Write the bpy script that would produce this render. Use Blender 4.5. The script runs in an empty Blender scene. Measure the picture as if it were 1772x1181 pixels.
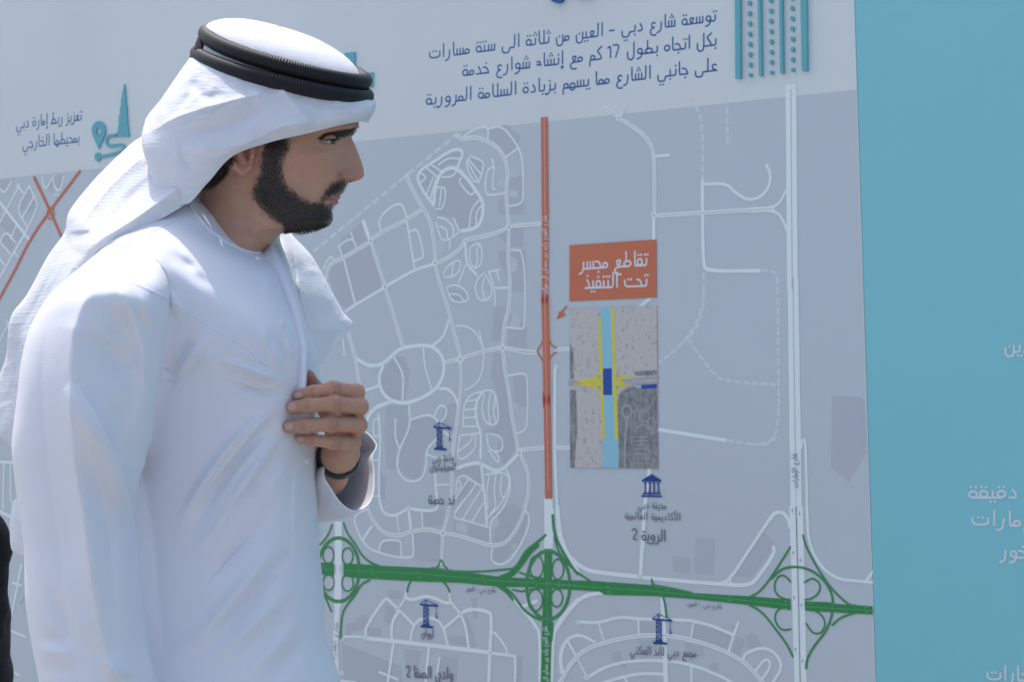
import bpy, bmesh, math, random
import numpy as np
from mathutils import Vector, Matrix
from mathutils.bvhtree import BVHTree
random.seed(7); np.random.seed(7)
R = math.radians
SC = bpy.context.scene
COL = SC.collection

# ---------------------------------------------------------------- camera
FPX = 3400.0                       # focal length in photo pixels (photo 1772 x 1181)
CAMZ, PITCH, ROLL = 1.32, R(2.15), R(0.40)
cd = bpy.data.cameras.new('camera'); cam = bpy.data.objects.new('camera', cd); COL.objects.link(cam)
cd.sensor_width = 36; cd.lens = 36 * FPX / 1772; cd.clip_end = 500; cd.clip_start = .05
cam.matrix_world = (Matrix.Translation((0, 0, CAMZ)) @ Matrix.Rotation(R(90) + PITCH, 4, 'X') @ Matrix.Rotation(ROLL, 4, 'Z'))
SC.camera = cam
cd.dof.use_dof = True; cd.dof.focus_distance = 2.36; cd.dof.aperture_fstop = 20
CM = cam.matrix_world.to_3x3(); CO = Vector((0, 0, CAMZ))

# ---------------------------------------------------------------- world, sun, exposure
SUN_EL, SUN_AZ = R(68), R(-34)     # azimuth measured from +Y (away from the camera) towards +X
wd = bpy.data.worlds.new('World'); SC.world = wd; wd.use_nodes = True
nt = wd.node_tree; bg = nt.nodes['Background']
sky = nt.nodes.new('ShaderNodeTexSky'); sky.sky_type = 'NISHITA'; sky.sun_disc = False
sky.sun_elevation = SUN_EL; sky.sun_rotation = SUN_AZ; sky.dust_density = 3.4; sky.air_density = 1.0; sky.ozone_density = 1.0
nt.links.new(sky.outputs[0], bg.inputs[0]); bg.inputs[1].default_value = 0.15
sl = bpy.data.lights.new('sun', 'SUN'); so = bpy.data.objects.new('sun', sl); COL.objects.link(so)
sl.energy = 2.0; sl.angle = R(0.5); sl.color = (1.0, 0.965, 0.91)
sdir = Vector((math.sin(SUN_AZ) * math.cos(SUN_EL), math.cos(SUN_AZ) * math.cos(SUN_EL), math.sin(SUN_EL)))
so.rotation_euler = sdir.to_track_quat('Z', 'Y').to_euler()
SC.view_settings.view_transform = 'Standard'; SC.view_settings.look = 'None'
SC.view_settings.gamma = 1; SC.view_settings.use_curve_mapping = False; SC.view_settings.exposure = 0.74

# ---------------------------------------------------------------- pixel rays
def ray(px, py):
    return (CM @ Vector(((px - 886) / FPX, -(py - 590.5) / FPX, -1.0)))
def at(px, py, Y):
    d = ray(px, py); return CO + d * (Y / d.y)

# ---------------------------------------------------------------- object helpers
def tag(o, label=None, cat=None, group=None, kind=None):
    if label: o['label'] = label
    if cat: o['category'] = cat
    if group: o['group'] = group
    if kind: o['kind'] = kind
    return o
def empty(name, loc, label, cat, group=None):
    o = bpy.data.objects.new(name, None); COL.objects.link(o); o.location = loc; o.empty_display_size = .1
    bpy.context.view_layer.update()
    return tag(o, label, cat, group)
def link(name, me, mat=None, parent=None):
    o = bpy.data.objects.new(name, me); COL.objects.link(o)
    if mat and not me.materials:
        for m in (mat if isinstance(mat, (list, tuple)) else [mat]): me.materials.append(m)
    if parent:
        o.parent = parent; o.matrix_parent_inverse = Matrix.Translation(parent.location).inverted()
    return o
def mesh(name, V, F, mat=None, parent=None, smooth=True):
    me = bpy.data.meshes.new(name); me.from_pydata([tuple(v) for v in V], [], [tuple(int(i) for i in f) for f in F])
    me.update()
    if smooth: me.polygons.foreach_set('use_smooth', [True] * len(me.polygons))
    return link(name, me, mat, parent)

# ---------------------------------------------------------------- material helpers
def mat(name, col, rough=.6, sheen=0, spec=.4, noise=None, bump=None, metal=0, sss=0):
    m = bpy.data.materials.new(name); m.use_nodes = True; n = m.node_tree; p = n.nodes['Principled BSDF']
    p.inputs['Base Color'].default_value = (*col, 1); p.inputs['Roughness'].default_value = rough
    p.inputs['Specular IOR Level'].default_value = spec; p.inputs['Metallic'].default_value = metal
    if sheen: p.inputs['Sheen Weight'].default_value = sheen; p.inputs['Sheen Roughness'].default_value = .4
    if sss: p.inputs['Subsurface Weight'].default_value = sss; p.inputs['Subsurface Radius'].default_value = (.011, .004, .002); p.inputs['Subsurface Scale'].default_value = .6
    tc = n.nodes.new('ShaderNodeTexCoord')
    if noise:
        sc, amt = noise
        t = n.nodes.new('ShaderNodeTexNoise'); t.inputs['Scale'].default_value = sc; t.inputs['Detail'].default_value = 6
        n.links.new(tc.outputs['Object'], t.inputs['Vector'])
        r = n.nodes.new('ShaderNodeMapRange'); r.inputs[1].default_value = .3; r.inputs[2].default_value = .7
        r.inputs[3].default_value = 1 - amt; r.inputs[4].default_value = 1 + amt
        n.links.new(t.outputs[0], r.inputs[0])
        x = n.nodes.new('ShaderNodeVectorMath'); x.operation = 'SCALE'; x.inputs[0].default_value = col
        n.links.new(r.outputs[0], x.inputs['Scale']); n.links.new(x.outputs[0], p.inputs['Base Color'])
    if bump:
        sc, dist = bump
        t = n.nodes.new('ShaderNodeTexNoise'); t.inputs['Scale'].default_value = sc; t.inputs['Detail'].default_value = 4
        n.links.new(tc.outputs['Object'], t.inputs['Vector'])
        b = n.nodes.new('ShaderNodeBump'); b.inputs['Strength'].default_value = 1; b.inputs['Distance'].default_value = dist
        n.links.new(t.outputs[0], b.inputs['Height']); n.links.new(b.outputs[0], p.inputs['Normal'])
    return m
# ================================================================ GROUND
gm = mat('pale_paving', (.235, .235, .235), .8, noise=(3, .12), bump=(60, .002))
g = mesh('ground', [(-150, -150, 0), (150, -150, 0), (150, 150, 0), (-150, 150, 0)], [(0, 1, 2, 3)], gm, smooth=False)
tag(g, kind='structure')

# ================================================================ DISPLAY WALL PLANE
vp = ray(-3622, 749); DH = Vector((-vp.x, -vp.y, 0)).normalized()       # to the right and nearer along the wall
BN = Vector((DH.y, -DH.x, 0)).normalized()
if BN.y > 0: BN = -BN                                                    # towards the viewer
BP = CO + ray(886, 590) * 4.2
def uv(px, py):
    d = ray(px, py); t = (BP - CO).dot(BN) / d.dot(BN); p = CO + d * t
    return Vector(((p - BP).dot(DH), p.z))
def wall(u, z, n=0.0):
    return Vector((BP.x, BP.y, 0)) + DH * u + Vector((0, 0, z)) + BN * n
def scale_at(px, py):                                                    # metres per photo pixel (vertical)
    return (uv(px, py) - uv(px, py + 10)).length / 10

class Layer:
    """collects flat print (or raised cut-outs) lying on the wall; every piece a hair above the last"""
    def __init__(s, base, step=1.2e-5, thick=0): s.V = []; s.F = []; s.n = base * (1 if thick else .14); s.step = step * (1 if thick else .3); s.k = 0; s.t = thick
    def nz(s): s.k += 1; return s.n + (s.k % 400) * s.step
    def poly(s, U, n=None):
        n = s.nz() if n is None else n
        b = len(s.V); m = len(U)
        s.V += [wall(u[0], u[1], n + s.t) for u in U]; s.F.append(list(range(b, b + m)))
        if s.t:
            s.V += [wall(u[0], u[1], n) for u in U]
            s.F += [[b + i, b + (i + 1) % m, b + m + (i + 1) % m, b + m + i] for i in range(m)]
    def strip(s, U, w, closed=False, cap=True):
        """ribbon of width w (m) along the (u,z) points"""
        U = [Vector(u) for u in U]
        Q = [U[0]]
        for u in U[1:]:
            if (u - Q[-1]).length > w * .08: Q.append(u)
        U = Q; m = len(U)
        if m < 2: return
        if closed and (U[0] - U[-1]).length < w * .2: U.pop(); m -= 1
        n = s.nz(); L = []; Rr = []
        for i in range(m):
            a = U[i - 1] if (i or closed) else U[0]; c = U[(i + 1) % m] if (i < m - 1 or closed) else U[-1]
            b = U[i]
            d1 = (b - a).normalized() if (b - a).length > 0 else None; d2 = (c - b).normalized() if (c - b).length > 0 else None
            d1 = d1 or d2; d2 = d2 or d1
            t = (d1 + d2); t = t.normalized() if t.length > 1e-6 else d1
            nn = Vector((-t.y, t.x)); k = min(1 / max(nn.dot(Vector((-d1.y, d1.x))), .4), 1.6)
            L.append(b + nn * w / 2 * k); Rr.append(b - nn * w / 2 * k)
        if s.t or not closed:
            if closed:
                pass
            else:
                pts = []
                if cap:
                    d = (U[0] - U[1]).normalized(); r = Vector((-d.y, d.x))
                    pts0 = [U[0] + d * w / 2 * math.sin(a) + r * w / 2 * math.cos(a) for a in (R(45), R(90), R(135))]
                    d = (U[-1] - U[-2]).normalized(); r = Vector((-d.y, d.x))
                    pts1 = [U[-1] + d * w / 2 * math.sin(a) + r * w / 2 * math.cos(a) for a in (R(45), R(90), R(135))]
        b = len(s.V)
        s.V += [wall(p.x, p.y, n + s.t) for p in L] + [wall(p.x, p.y, n + s.t) for p in Rr]
        for i in range(m if closed else m - 1):
            j = (i + 1) % m; s.F.append([b + i, b + m + i, b + m + j, b + j])
        if s.t:
            c = len(s.V); s.V += [wall(p.x, p.y, n) for p in L] + [wall(p.x, p.y, n) for p in Rr]
            for i in range(m if closed else m - 1):
                j = (i + 1) % m; s.F.append([b + i, b + j, c + j, c + i]); s.F.append([b + m + j, b + m + i, c + m + i, c + m + j])
            if not closed: s.F.append([b, c, c + m, b + m]); s.F.append([b + m - 1, b + 2 * m - 1, c + 2 * m - 1, c + m - 1])
        if cap and not closed:
            for P, i0, i1 in ((pts0, b + m, b), (pts1, b + m - 1, b + 2 * m - 1)):
                c = len(s.V); s.V += [wall(p.x, p.y, n + s.t) for p in P]
                s.F.append([i0, c + 2, c + 1, c, i1] if False else [i1, c + 2, c + 1, c, i0])
    def build(s, name, m, parent):
        o = mesh(name, s.V, s.F, m, parent, smooth=False)
        bm = bmesh.new(); bm.from_mesh(o.data)
        for f in bm.faces:                                               # print faces the viewer
            if abs(f.normal.dot(BN)) > .9 and f.normal.dot(BN) < 0: f.normal_flip()
        bm.to_mesh(o.data); bm.free()
        if s.k > 1 and not s.t: o['kind'] = 'stuff'
        return o

def chaikin(P, it=2, closed=False):
    P = [Vector(p) for p in P]
    for _ in range(it):
        Q = [] if closed else [P[0]]
        rng = range(len(P)) if closed else range(len(P) - 1)
        for i in rng:
            a, b = P[i], P[(i + 1) % len(P)]
            Q += [a.lerp(b, .25), a.lerp(b, .75)]
        if not closed: Q.append(P[-1])
        P = Q
    return P
def spline(P, n=5, closed=False):
    """Catmull-Rom through the points"""
    P = [Vector(p) for p in P]; m = len(P); out = []
    for i in range(m if closed else m - 1):
        p1, p2 = P[i], P[(i + 1) % m]
        p0 = P[i - 1] if (i or closed) else p1 * 2 - p2
        p3 = P[(i + 2) % m] if (i < m - 2 or closed) else p2 * 2 - p1
        for k in range(n):
            t = k / n
            out.append(.5 * ((2 * p1) + (p2 - p0) * t + (2 * p0 - 5 * p1 + 4 * p2 - p3) * t * t + (3 * p1 - p0 - 3 * p2 + p3) * t ** 3))
    if not closed: out.append(P[-1])
    return out

CR = {'A': (540, 200, .35563), 'B': (540, 580, .35563), 'E': (900, 140, .37257), 'F': (900, 500, .37257), 'G': (540, 880, .2596),
      'H': (960, 880, .3386), 'P': (1300, 140, .3048), 'Q': (1300, 480, .3557), 'L': (0, 280, .271), 'M': (0, 740, .3738), 'T': (0, 100, .271),
      'S': (1240, 0, .18059), 'X': (0, 0, 1), 'D': (1560, 540, .5427)}
def cv(c, pts):
    ox, oy, k = CR[c]; return [uv(ox + x * k, oy + y * k) for x, y in pts]
def num(s):
    return [tuple(float(a) for a in p.split(',')) for p in s.split()]

BR = mat('white_print', (.745, .785, .765), .5, noise=(1.2, .035), spec=.3)
M_map = mat('map_grey_print', (.60, .645, .665), .5, noise=(2, .02), spec=.3)
M_dark = mat('map_block_print', (.535, .565, .595), .5, spec=.3)
M_lite = mat('map_light_block_print', (.64, .68, .695), .5, spec=.3)
M_road = mat('road_print', (.86, .93, .90), .5, spec=.3)
M_dim = mat('planned_road_print', (.72, .78, .78), .5, spec=.3)
M_pink = mat('centre_line_print', (.56, .50, .54), .5, spec=.3)
M_or = mat('orange_print', (.66, .195, .10), .5, spec=.3)
M_red = mat('dark_red_print', (.52, .08, .05), .5, spec=.3)
M_gr = mat('green_print', (.045, .285, .085), .5, spec=.3)
M_grl = mat('pale_green_print', (.22, .50, .27), .5, spec=.3)
M_blue = mat('blue_print', (.035, .12, .33), .5, spec=.3)
M_navy = mat('navy_print', (.02, .07, .30), .5, spec=.3)
M_grey = mat('grey_letter_print', (.20, .20, .26), .5, spec=.3)
M_white = mat('white_letter_print', (.78, .80, .82), .5, spec=.3)
M_teal = mat('teal_panel', (.255, .63, .67), .5, noise=(1.0, .03), spec=.3)
M_tealfoam = mat('teal_foam', (.16, .47, .52), .55, spec=.3)
M_steel = mat('panel_frame_metal', (.55, .56, .57), .4, metal=.8)

board = empty('display_board', wall(-.5, 0), 'large white panel printed with a grey road map and blue Arabic text, behind the man', 'display board')
teal = empty('display_board', wall(2.0, 0), 'plain teal panel with white Arabic text to the right of the map panel', 'display board')

# panel bodies (real slabs with thickness, standing on the ground)
SEAM = [uv(1480, 0), uv(1517, 1181)]
def seam_u(z): a, b = SEAM; return a.x + (b.x - a.x) * (a.y - z) / (a.y - b.y)
TOPZ, BOTZ = 2.75, .12
def slab(name, U, n0, n1, m, parent):
    L = Layer(n0, 0, n1 - n0); L.poly([Vector(u) for u in U], n0); return L.build(name, m, parent)
LEFTU = uv(-420, 600).x
slab('panel', [(LEFTU, BOTZ), (seam_u(BOTZ) - .002, BOTZ), (seam_u(TOPZ) - .002, TOPZ), (LEFTU, TOPZ)], -.03, 0, BR, board)
RU = seam_u(1.3) + 3.6  # unseen stretch carried on to the right to block the sky there
slab('panel', [(seam_u(BOTZ), BOTZ), (RU, BOTZ), (RU, TOPZ), (seam_u(TOPZ), TOPZ)], -.03, .0015, M_teal, teal)
for par, us in ((board, (LEFTU + .1, -.6, seam_u(1) - .15)), (teal, (seam_u(1) + .12, seam_u(1) + 1.9, RU - .12))):
    for u in us:
        for nm, U in (('post', [(u - .03, 0), (u + .03, 0), (u + .03, TOPZ - .1), (u - .03, TOPZ - .1)]),):
            slab(nm, U, -.10, -.032, M_steel, par)
        b = wall(u, .0, -.09); V = [wall(u - .05, 0, -.8), wall(u + .05, 0, -.8), wall(u + .05, 0, .12), wall(u - .05, 0, .12)]
        V += [v + Vector((0, 0, .03)) for v in V]
        mesh('foot', V, [(0, 1, 2, 3), (4, 5, 6, 7), (0, 1, 5, 4), (1, 2, 6, 5), (2, 3, 7, 6), (3, 0, 4, 7)], M_steel, par, smooth=False)

# map field
t0, t1 = uv(-420, 368), uv(1483.5, 142); zt = (uv(0, 318).y + t1.y) / 2
L = Layer(.0008); zb = BOTZ + .08
L.poly([Vector((LEFTU + .004, zb)), Vector((seam_u(zb) - .004, zb)), Vector((seam_u(zt) - .004, zt)), Vector((LEFTU + .004, zt))])
L.build('map_print', M_map, board)

# blocks
DARK = ['A 950,45 1015,100 1000,150 940,200 905,155 860,130 860,70 900,52', 'A 960,300 1030,290 1030,480 905,480 905,410 930,400', 'A 905,540 1030,540 1028,640 960,640 900,580',
        'A 905,660 1040,655 1040,860 960,860 955,800 905,700', 'A 890,930 950,930 930,1020 925,1100 870,1100', 'A 960,960 1045,1030 1045,1130 950,1120', 'A 140,600 250,515 275,600 200,650 150,690',
        'A 80,760 150,700 280,630 350,830 215,915 170,950 110,880', 'A 600,210 730,170 720,230 650,240 600,300 560,400 515,310 540,265', 'A 640,270 700,270 760,330 820,410 820,530 720,550 690,500 610,480 605,350',
        'A 745,240 770,200 830,225 800,350', 'A 650,840 755,860 760,905 685,905', 'B 405,110 445,105 475,170 470,250 445,320 380,318 340,265 328,190', 'B 360,345 470,345 480,430 410,570 405,660 365,650 350,500',
        'B 335,690 360,690 355,810 330,800', 'B 490,420 560,395 610,420 640,470 590,510 545,600 530,690 480,705 425,650 430,570 480,450', 'B 880,90 925,90 940,180 960,300 970,420 1000,540 935,640 900,560 915,490 830,470 905,440 905,290 870,200',
        'B 500,965 630,970 622,1110 495,1098', 'B 545,860 640,850 665,860 640,930 545,935', 'B 690,905 870,940 870,1020 760,985 690,965', 'B 870,900 970,820 1050,860 1030,1000 920,1110 885,1110 880,1035 940,1015 1000,930',
        'B 700,640 830,640 835,740 780,700 740,680 700,690', 'B 720,700 800,730 700,880', 'B 980,200 1045,200 1045,350 985,350', 'B 330,1005 425,1005 430,1080 335,1065', 'B 640,350 700,330 690,480 630,420',
        'G 505,545 605,555 600,600 550,612 510,590', 'G 200,905 350,960 600,1060 600,1160 210,1160', 'G 610,940 730,960 700,1080 630,1090', 'G 860,985 975,1000 965,1160 835,1160', 'G 1060,600 1105,605 1105,735 1075,735',
        'G 340,705 380,740 350,800 225,855 220,775 280,765', 'G 1015,700 1060,780 1100,920 1050,930 1030,800', 'G 490,650 560,660 530,780 480,760', 'G 370,800 450,800 470,855 380,860', 'G 910,850 1030,860 1035,920 915,905', 'G 1360,990 1400,995 1395,1160 1360,1160',
        'G 690,180 850,190 845,365 690,350', 'G 985,110 1060,90 1170,130 1190,230 1010,180', 'G 1230,60 1300,20 1400,60 1290,230 1210,240', 'G 460,250 525,255 530,300 455,290',
        'H 720,150 823,160 812,345 712,335', 'H 608,247 695,255 692,337 603,325', 'H 1070,125 1120,175 1115,210 1000,360 920,345', 'H 435,585 520,590 545,640 435,640', 'H 720,590 820,615 910,655 880,735 700,665', 'H 885,600 925,600 920,640', 'H 930,655 975,670 940,770 900,745',
        'H 975,655 1025,640 1055,700 995,730', 'H 290,740 335,730 345,780 300,790', 'H 430,680 520,670 520,720 440,730', 'H 800,790 840,800 830,840 790,830', 'H 660,690 760,710 760,760 670,760', 'H 335,795 370,790 370,820 345,820',
        'Q 393,577 530,583 552,600 560,860 475,1000 388,925', 'L 0,120 80,110 30,205 0,170', 'L 190,165 238,262 200,330 110,300', 'L 40,320 160,450 100,520 0,400', 'L 45,450 100,515 70,590 5,510', 'L 340,90 420,80 390,160 320,200 300,130']
LITE = ['A 905,305 950,310 948,350 905,345', 'A 950,260 1000,265 1000,300 955,300', 'A 960,360 1000,365 1000,400 960,395', 'A 970,690 1000,700 995,760 970,760', 'A 980,960 1015,985 1010,1040 960,1030', 'B 970,330 1005,335 1000,360 975,355', 'G 975,90 1030,110 1025,170 970,155',
        'G 1190,90 1240,60 1250,110 1200,150', 'G 1330,250 1370,230 1350,290', 'B 700,920 760,925 755,965 705,955', 'A 830,850 880,855 880,910 840,910', 'A 600,600 640,620 640,680 610,680']
for nm, T, m, b in (('map_blocks', DARK, M_dark, .0012), ('map_light_blocks', LITE, M_lite, .0018)):
    L = Layer(b, 6e-6)
    for t in T:
        c, p = t.split(' ', 1); L.poly(cv(c, num(p)))
    L.build(nm, m, board)

# roads: width code then points.  m = main road with casing line, a number = width in photo pixels
ROADS = '''A m 705,95 730,118 790,100 860,125 910,160 940,210 955,280 945,380 950,470 958,524
A m 958,560 955,700 965,830 960,930 935,1020 928,1114
A 2.5 740,100 780,70 840,50
A 2.5 840,50 860,75 855,110
A 2.5 860,65 900,50 940,65 975,110 1005,155 1025,210 1030,410 1010,432 960,440
A 2.5 1005,155 945,200
A m 460,290 480,345 535,440 575,510 590,580 600,700
A m 602,738 620,810 660,930 690,1050 720,1160
A m 295,598 370,550 440,520 500,480 540,452
A 6 250,515 278,597
A m 290,630 320,720 350,818
A m 362,853 400,980 445,1130
A m 70,790 75,745 95,715 140,700 200,665 270,625
A 2.5 130,635 195,590 220,650
A 2.5 130,640 150,690
A 2.5 190,570 200,600
A 3 155,700 180,800 212,920
A 2.5 55,750 75,700 95,685 105,700
A 4 165,952 212,920 340,845
A 4 372,825 500,750 590,725
A 3 335,560 320,500 430,408 462,495
A 3 462,515 500,748
A 3 475,565 515,548 545,680 535,695 495,710
A m 616,713 660,695 720,650 740,620
A m 762,602 850,585 900,570 942,550
A m 975,538 1050,530 1112,525
A 4 590,430 555,390 510,310 525,265 600,220 650,185 700,160 740,175 710,245
A 5 592,435 600,350 620,290 650,260 700,250 760,310 800,370 835,420 830,500 800,550 730,562
A 2.5 530,325 560,300 530,280
A 2.5 560,255 610,300
A 2.5 575,235 635,275
A 2.5 615,240 660,205 725,210
A 2.5 555,390 590,300
A 2.5 575,410 605,310
A 2.5 635,300 690,297 710,250
A 2.5 610,350 655,348 640,455 605,455
A 2.5 630,360 620,440
A 2.5 770,195 830,220 837,250 805,350 745,240 770,195
A 2.5 765,215 825,290
A 2.5 757,225 812,325
A 2.5 875,210 888,250 850,260 840,380 870,388 935,378
A 2.5 888,250 875,355 895,358
A 2.5 725,305 715,325 770,390 790,375
A 2.5 765,545 775,450 825,400
A 2.5 800,545 798,470 832,430
A 2.5 610,495 650,500 690,540 690,590 650,610 625,600 605,520
A 2.5 622,540 655,550 660,600
A 2.5 690,500 710,545 717,560
A 2.5 717,566 690,590
A 2.5 670,600 672,632
A 2.5 770,640 825,612 830,720 795,750 765,710 770,640
A 2.5 812,630 800,670 808,700 795,745
A 2.5 640,770 655,735 725,692 720,770 650,795 640,770
A 2.5 690,712 680,785
A 4 748,625 750,720 800,775
A 2.5 750,720 715,812
A 2.5 655,835 700,820 750,850 768,905 680,912 655,835
A 2.5 668,870 715,868 742,905
A 2.5 840,765 880,840 870,892 815,905 793,850 800,800 840,765
A 2.5 840,790 825,840 840,895
A 2.5 860,760 910,752
A 2.5 860,760 890,840 890,925
A 2.5 900,758 912,805
A 3 890,840 955,838
A 2.5 970,655 1035,655 1038,1030 1020,1040 945,1030
A 2.5 700,1025 760,1025 810,1070 835,1140
A 4 590,1118 640,1080 665,1000
A 2.5 150,1080 158,1152
B m 175,-20 215,120 230,240 245,275
B 5 210,110 270,150 320,150 360,130 410,80 450,60 540,48 600,60 640,110 645,180 620,240 590,275 520,315 450,335 380,320 335,270 325,200 345,155
B 3 400,110 430,160 443,198
B 3 445,215 440,325
B 3 542,55 548,150 585,275
B 4 245,275 325,248
B m 645,135 700,122
B m 724,142 728,250 710,400 690,520 682,650 682,780 665,860 642,946
B m 745,108 840,78 910,64
B m 945,65 1020,80 1095,85
B 5 250,480 262,420 300,355 380,328
B 4 620,262 660,260 700,300 715,360
B m 930,82 940,180 960,280 970,380 1003,553
B m 1018,592 1055,670 1055,770 1035,860 990,960 940,1018 880,1028 800,1005 720,978 656,968
B m 622,962 560,945 498,955
B m 470,962 420,982 350,967 290,900 265,820
B m 1030,560 1125,550
B 5 995,588 940,645 900,668 840,638 815,622 760,630 690,655
B 4 820,600 825,480 800,420 795,330 830,280
B 4 825,640 835,740 850,880 850,932
B 2.5 735,440 740,330 780,285 820,280 880,262 905,330 910,440 845,435 825,360 838,290
B 2.5 748,325 800,315
B 2.5 745,365 795,360
B 2.5 740,405 795,400
B 2.5 735,445 798,445
B 2.5 870,285 857,350 868,435
B 2.5 888,285 892,330 882,370 895,430
B 2.5 720,490 822,478
B 2.5 720,490 705,610 750,598 800,550 795,490
B 2.5 715,565 775,520 780,488
B 2.5 850,480 920,490 932,550 910,572 860,560 850,480
B 2.5 860,560 905,628 915,600 890,570
B 2.5 700,775 705,700 740,680 780,710 830,740
B 2.5 700,795 765,700
B 2.5 697,868 800,725
B 2.5 735,895 830,745
B 2.5 780,908 835,820
B 2.5 715,710 730,730 710,760
B 2.5 695,890 857,937
B 2.5 695,890 700,850 780,760
B 2.5 843,680 950,668 965,730 920,830 850,895
B 2.5 862,688 850,760 857,850
B 2.5 895,685 885,770 900,835 870,870
B 2.5 925,685 915,770 935,800
B 3 870,1028 865,905 905,880 960,790 968,700 945,655
B 3 880,1040 870,1090 900,1122 960,1110 1030,1000 1065,900 1040,850
B 3 480,412 560,388 600,400 622,440
B 3 600,388 620,340 655,350 655,390 625,430
B 3 640,470 680,500
B 3 472,345 480,450 425,555 412,640 440,700 490,718 540,700 560,620 555,560 605,508
B 3 407,424 405,500 425,552
B 4 325,392 335,518
B 4 333,538 325,700 330,820 350,870 400,885 458,852
B 4 483,848 580,860 620,840 605,780 600,670
B 2.5 325,408 298,412 300,500 325,492
B 2.5 605,730 665,730
B 2.5 560,580 600,600 680,600
B 5 472,860 482,942
B 2.5 415,880 425,970
B 2.5 535,858 540,940
B 4 292,932 245,1002
B 3 265,850 205,880 215,940 260,1030 320,1060 420,1085 488,1085 497,1060 490,970
B 3 328,1058 335,1000 420,1000 435,1012 435,1080
B m 637,985 630,1115
B 2.5 950,200 1030,185 1050,200 1050,440 1030,470 985,485
B 2.5 745,268 790,250 830,190 840,90 815,-20
B 2.5 300,610 330,610
B 2.5 300,785 328,785
E m 395,125 452,162
E m 468,160 490,118
E m 478,182 560,235 600,280 625,330 626,608
E 5 622,642 622,740
E 4 630,350 692,344
E m 640,626 850,612 1175,594
E 5 848,460 850,850 870,885 1110,882
E 4 850,480 960,475 1000,520 1060,555 1120,540 1160,490 1165,430 1145,390
E 5 607,1008 555,1052
F 5 645,655 955,705
F 4.5 163,376 162,728
F 4.5 162,752 175,1100 190,1200
F m 0,750 110,740
F m 172,740 230,740
F m 0,290 40,298 75,294
F m 168,284 230,278
F 6 602,838 580,1000 570,1200
P 9.9 211,30 216,700 220,1181
P 9.9 242,30 247,700 251,1181
P 3.5 0,725 100,722 160,700 198,625
P 3.5 0,740 110,735 165,755 205,850
Q 10 191,0 206,1181
Q 10 217,0 235,1181
Q 3.5 245,830 246,800 255,790 266,803 274,1181
Q 3.5 80,1190 110,1145 150,1140 185,1190
H 11.5 1216,0 1230,450 1242,900
H 11.5 1253,0 1264,450 1272,900
H 5.5 12,0 20,130 60,230 130,300 200,328 420,350
H 5 455,356 700,378 840,388 1000,400 1050,340 1125,230 1118,200
H 4.5 840,388 890,375 1000,205 1110,40 1150,15 1190,40 1203,100
H 6 460,0 440,335
H 3 893,372 910,390
H 4 1290,0 1300,210 1410,360 1590,378 1625,380
H 4 1590,378 1625,325
H 5.5 -10,650 60,540 140,450 240,433
H 4 130,582 220,590 330,555 425,567 560,570 700,575 720,582 800,600 915,650
H 3 225,590 250,670
H 3 428,570 430,640
H 3 710,590 697,665
H 4 940,585 915,650 888,742
H m 30,900 80,790 160,720 280,680 430,652 560,650 700,672 850,722 980,790 1070,900
H 4 165,870 260,810 400,780 560,780 700,800 850,860 920,900
H 4 230,900 360,860 460,845 555,850
H 4 355,860 375,900
H 3.5 700,805 700,900
H 4 45,850 30,760 60,670 130,645 205,685
H 3 65,680 110,760 160,852
H 4 965,785 970,740 1090,705 1175,800 1110,900
H 3.5 1025,835 1080,765 1112,800 1055,885
H 9 553,470 560,650 570,900
G 5.5 1640,-10 1660,220 1772,420
G 5 1500,620 1400,660
G 3.5 630,560 625,600 590,655
G 3.5 920,565 920,620 982,695
G 4.5 632,600 670,615 760,585 830,605 900,640 925,625
G 4.5 560,660 500,600 480,615 360,790 358,850
G 5 578,690 545,740 530,800 535,890
G 4 588,685 680,780
G 4 660,892 665,820 700,750 780,730 840,745 880,800 905,912
G 4 885,800 978,722
G 4.5 1000,725 1030,800 1045,930
G 5 1008,695 1060,672 1180,690 1200,720 1188,948
G 3.5 1200,822 1240,850 1300,940 1300,965
G 6.5 378,870 700,905 1172,963
G 3 215,858 345,860
G 4 1202,970 1350,985 1358,1000 1355,1170
G 6.5 1187,980 1180,1170
G 4.5 545,905 505,1170
G 4.5 780,935 758,1170
G 3.5 852,1000 835,1110
G 3.5 450,1095 575,1145
G 3.5 150,1150 300,1165
G 5 1345,600 1500,790 1520,850 1520,1170
G 5 1772,610 1640,760 1610,840 1600,1170
G 3.5 1660,1100 1650,960 1700,870 1772,845
G 3 1705,880 1772,1000
G 4 1640,1170 1772,990
L 3 0,170 30,205 75,125
L 3 0,390 130,140
L 4.5 -5,248 40,310 190,500
L 3 110,150 152,198
L 3 190,155 105,300 175,412
L 3 190,155 240,260 240,300 130,520
L 3 215,230 145,355
L 3 0,510 40,440 100,515
L 3 0,510 70,590
L 3 105,410 70,490
L 3.5 165,450 -5,750
L 3 90,570 115,610
L 3 0,620 30,660
L 3 270,95 290,190 330,110
L 3 340,90 350,170 390,190 410,90
L 2.5 350,215 375,205 385,230
L 2.5 40,1010 90,1160
L 2.5 -5,1160 60,1020 130,960
M 3.5 0,160 70,165
M 3 20,170 15,380
M 3 50,170 50,350 70,350
M 4 0,390 70,425
M 4 100,640 40,950 0,1170
M 3 60,720 100,735
M 3 45,940 120,972
M 3 20,1110 90,1150'''
ROUND = '''A 958,542,16 748,608,14 600,718,17 286,612,16 356,835,18 928,1132,17 717,566,8 672,640,8 158,1162,9
B 722,118,20 443,206,9 1010,573,18 823,625,9 470,846,12 484,956,13 638,966,18 325,382,7 335,527,9 407,414,9
E 622,625,15 460,171,15
F 168,362,11 161,740,9
G 573,672,18 990,708,18 360,868,16 1187,965,15 203,877,12 200,1100,15 1772,762,16
H 437,350,13 163,866,14 114,772,8'''
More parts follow.
